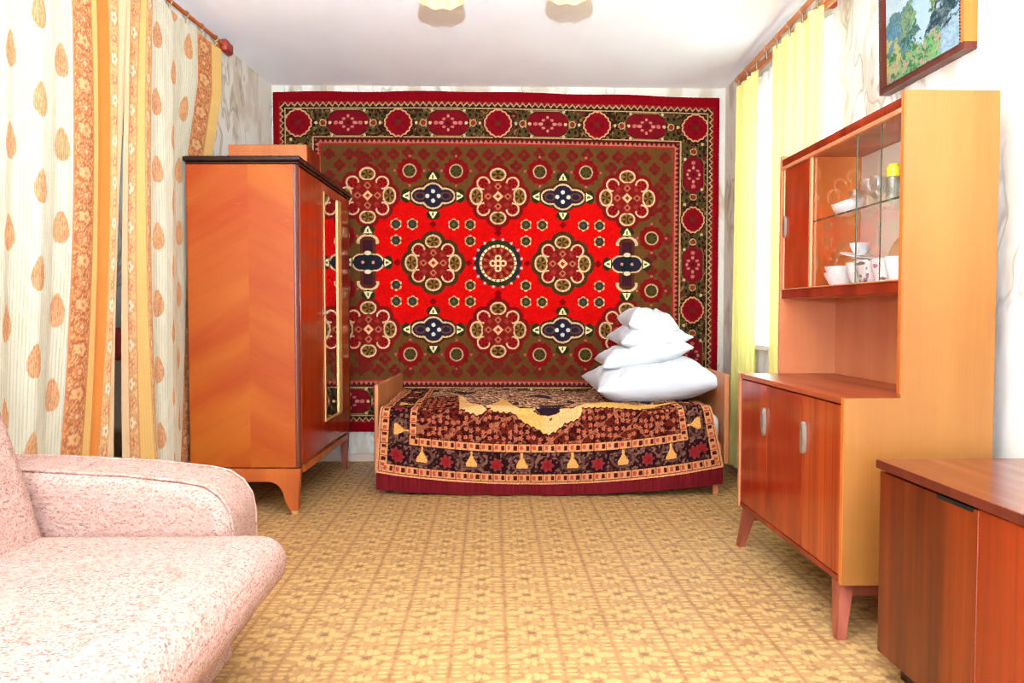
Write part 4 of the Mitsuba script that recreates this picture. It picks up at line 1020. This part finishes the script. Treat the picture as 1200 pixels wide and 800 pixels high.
PT = thing('painting', 'framed landscape painting of a river between trees, hung on the right wall above the sideboard', 'painting')
na, nb = 170, 140
A_, B_ = np.meshgrid(np.linspace(0, 1, na), np.linspace(0, 1, nb))
tilt = .012
xp = lambda z: XR - .030 - tilt * (z - PZ0) / (PZ1 - PZ0)
Pp = np.stack([xp(PZ0 + B_ * (PZ1 - PZ0)) + .0, PY1 - .03 - A_ * (PY1 - PY0 - .06), PZ0 + .03 + B_ * (PZ1 - PZ0 - .06)], -1)
obj('canvas', grid(Pp), 'vertex_matte', PT, True, color=painting_colors(A_.ravel(), B_.ravel()))
def fbar(y0, y1, z0, z1):
    return trimesh.convex.convex_hull(np.array([[xp(z) + dx, y, z] for y in (y0, y1) for z in (z0, z1) for dx in (-.014, .0)] + [[XR - .001, y, z] for y in (y0, y1) for z in (z0, z1)]))
for i, (y0, y1, z0, z1) in enumerate(((PY0, PY1, PZ0, PZ0 + .024), (PY0, PY1, PZ1 - .024, PZ1), (PY0, PY0 + .024, PZ0 + .024, PZ1 - .024), (PY1 - .024, PY1, PZ0 + .024, PZ1 - .024))):
    fk = obj('frame_bar', fbar(y0, y1, z0, z1), 'wood_post' if i != 2 else 'wood_interior', PT)
def bead(y0, z0, y1, z1):
    n = int(math.hypot(y1 - y0, z1 - z0) / .011)
    ms = []
    for i in range(n):
        f = (i + .5) / n; z = z0 + (z1 - z0) * f
        s = trimesh.creation.icosphere(0, .0042); s.apply_translation([xp(z) - .014, y0 + (y1 - y0) * f, z]); ms.append(s)
    return cat(*ms)
q = .019
bk = obj('beading', cat(bead(PY0 + q, PZ0 + q, PY1 - q, PZ0 + q), bead(PY0 + q, PZ0 + q, PY0 + q, PZ1 - q), bead(PY1 - q, PZ0 + q, PY1 - q, PZ1 - q), bead(PY0 + q, PZ1 - q, PY1 - q, PZ1 - q)), 'wood_dark_edge', PT, True)
labels[bk] = {'label': 'beaded inner edge of the frame', 'kind': 'stuff'}

# ------------------------------------------------------------------ sofa in the left foreground
SF = thing('sofa', 'pale pink speckled plush sofa with a rounded arm in the left foreground', 'sofa')
def arm_mesh(y0, y1):
    top = [(-1.64, .10), (-.71, .10), (-.69, .13), (-.682, .30), (-.682, .43)]
    top += [(-.682 - .125 * (1 - math.cos(t)), .43 + .125 * math.sin(t)) for t in np.linspace(.08, PI / 2, 20)]
    top += [(-.95, .575), (-1.2, .59), (-1.64, .60)]
    p = Polygon(top)
    ms = []
    r = .035
    for off, (a, b) in ((0, (r, r)), (-r * .3, (r * .3, r * .3)), (-r, (0, 0))):
        e_ = prism(list(p.buffer(off).exterior.coords)[:-1], 'y', y0 + a, y1 - b)
        ms.append(e_)
    pts = [m3.Manifold(m3.Mesh(vert_properties=np.array(q_.vertices, np.float32), tri_verts=np.array(q_.faces, np.uint32))) for q_ in ms]
    return trimesh.convex.convex_hull(np.vstack([q_.vertices for q_ in ms]))
for y0, y1 in ((2.01, 2.25), (.18, .42)):
    a = obj('arm', arm_mesh(y0, y1), 'sofa_cloth', SF, 75)
    for yy in (y0 + .022, y1 - .022):
        obj('piping', tube([(-1.6, yy, .597), (-1.2, yy, .588), (-.95, yy, .573), (-.807, yy, .556), (-.757, yy, .546), (-.718, yy, .518), (-.694, yy, .48), (-.685, yy, .43), (-.684, yy, .16)], .0045, 8), 'sofa_cloth', a, True)
def seat_warp(v):
    cx, cy = (v[:, 0] + .92) / .40, (v[:, 1] - 1.21) / .80
    bul = np.clip(1 - cx ** 4, 0, 1) * np.clip(1 - cy ** 4, 0, 1)
    v[:, 2] += .020 * bul * (v[:, 2] > .37) + .010 * (meshkit.fbm(v * 5, 2, 2) - .5)
    v[:, 0] += .012 * (meshkit.noise(v * 6, 5) - .5)
    return v
obj('seat_cushion', soft([-1.35, .42, .298], [-.524, 2.005, .430], .064, seat_warp, .03, 32), 'sofa_cloth', SF, True)
def back_warp(v):
    v[:, 0] -= .30 * np.clip(v[:, 2] - .42, 0, 1) + .0
    v[:, 0] += .012 * (meshkit.noise(v * 5, 7) - .5)
    return v
obj('backrest', soft([-1.44, .42, .20], [-1.12, 2.005, .88], .10, back_warp, .04, 24), 'sofa_cloth', SF, True)
obj('base', cbox([-1.45, .40, .085], [-.685, 2.03, .303], .015), 'sofa_cloth', SF, 50)
obj('welt', tube([(-.680, .42, .283), (-.680, 2.0, .283)], .006, 8), 'sofa_piping', SF, True)
for x in (-1.40, -.78):
    for y in (.25, 2.12):
        obj('foot', lathe([(.0001, 0), (.02, 0), (.026, .09), (.0001, .095)], 14, [x, y, .007 - .007]), 'wood_dark_edge', SF, 40)

# ------------------------------------------------------------------ chandelier
CHX, CHY = 0.03, 2.455
CH = thing('chandelier', 'ceiling chandelier with scalloped amber glass shades, its lowest rim at the top of the picture', 'chandelier')
obj('ceiling_cup', lathe([(.0001, H - .05), (.02, H - .05), (.05, H - .015), (.055, H - .0005), (.0001, H - .0005)], 28, [CHX, CHY, 0]), 'bronze', CH, 40)
obj('stem', tube([[CHX, CHY, H - .05], [CHX, CHY, 2.20]], .008), 'bronze', CH, 40)
obj('hub', lathe([(.0001, 2.15), (.025, 2.16), (.035, 2.19), (.025, 2.22), (.0001, 2.225)], 24, [CHX, CHY, 0]), 'bronze', CH, 40)
def shade(cx, cy, zr):
    nt, nr = 72, 16
    t = np.linspace(0, 2 * PI, nt); q = np.linspace(0, 1, nr)
    TT, QQ = np.meshgrid(t, q)
    r = .022 + .052 * np.sin(QQ * PI / 2) ** .8 + .006 * np.cos(TT * 8) * QQ ** 2
    z = zr + .095 - .095 * QQ ** 1.4 + .006 * np.cos(TT * 8) * QQ ** 3
    return grid(np.stack([cx + r * np.cos(TT), cy + r * np.sin(TT), z], -1))
for i, a in enumerate((math.radians(143), math.radians(23), math.radians(263))):
    r = .245
    sx, sy = CHX + r * math.cos(a), CHY + r * math.sin(a)
    obj('arm', tube([[CHX, CHY, 2.19], [CHX + .5 * r * math.cos(a), CHY + .5 * r * math.sin(a), 2.165], [CHX + .85 * r * math.cos(a), CHY + .85 * r * math.sin(a), 2.19], [sx, sy, 2.185], [sx, sy, 2.14]], .006, 8), 'bronze', CH, 40)
    s_ = obj('shade', shade(sx, sy, 2.04), 'amber_glass', CH, True)
    b = trimesh.creation.icosphere(2, .026); b.apply_translation([sx, sy, 2.085])
    obj('bulb', b, 'china', s_, True)
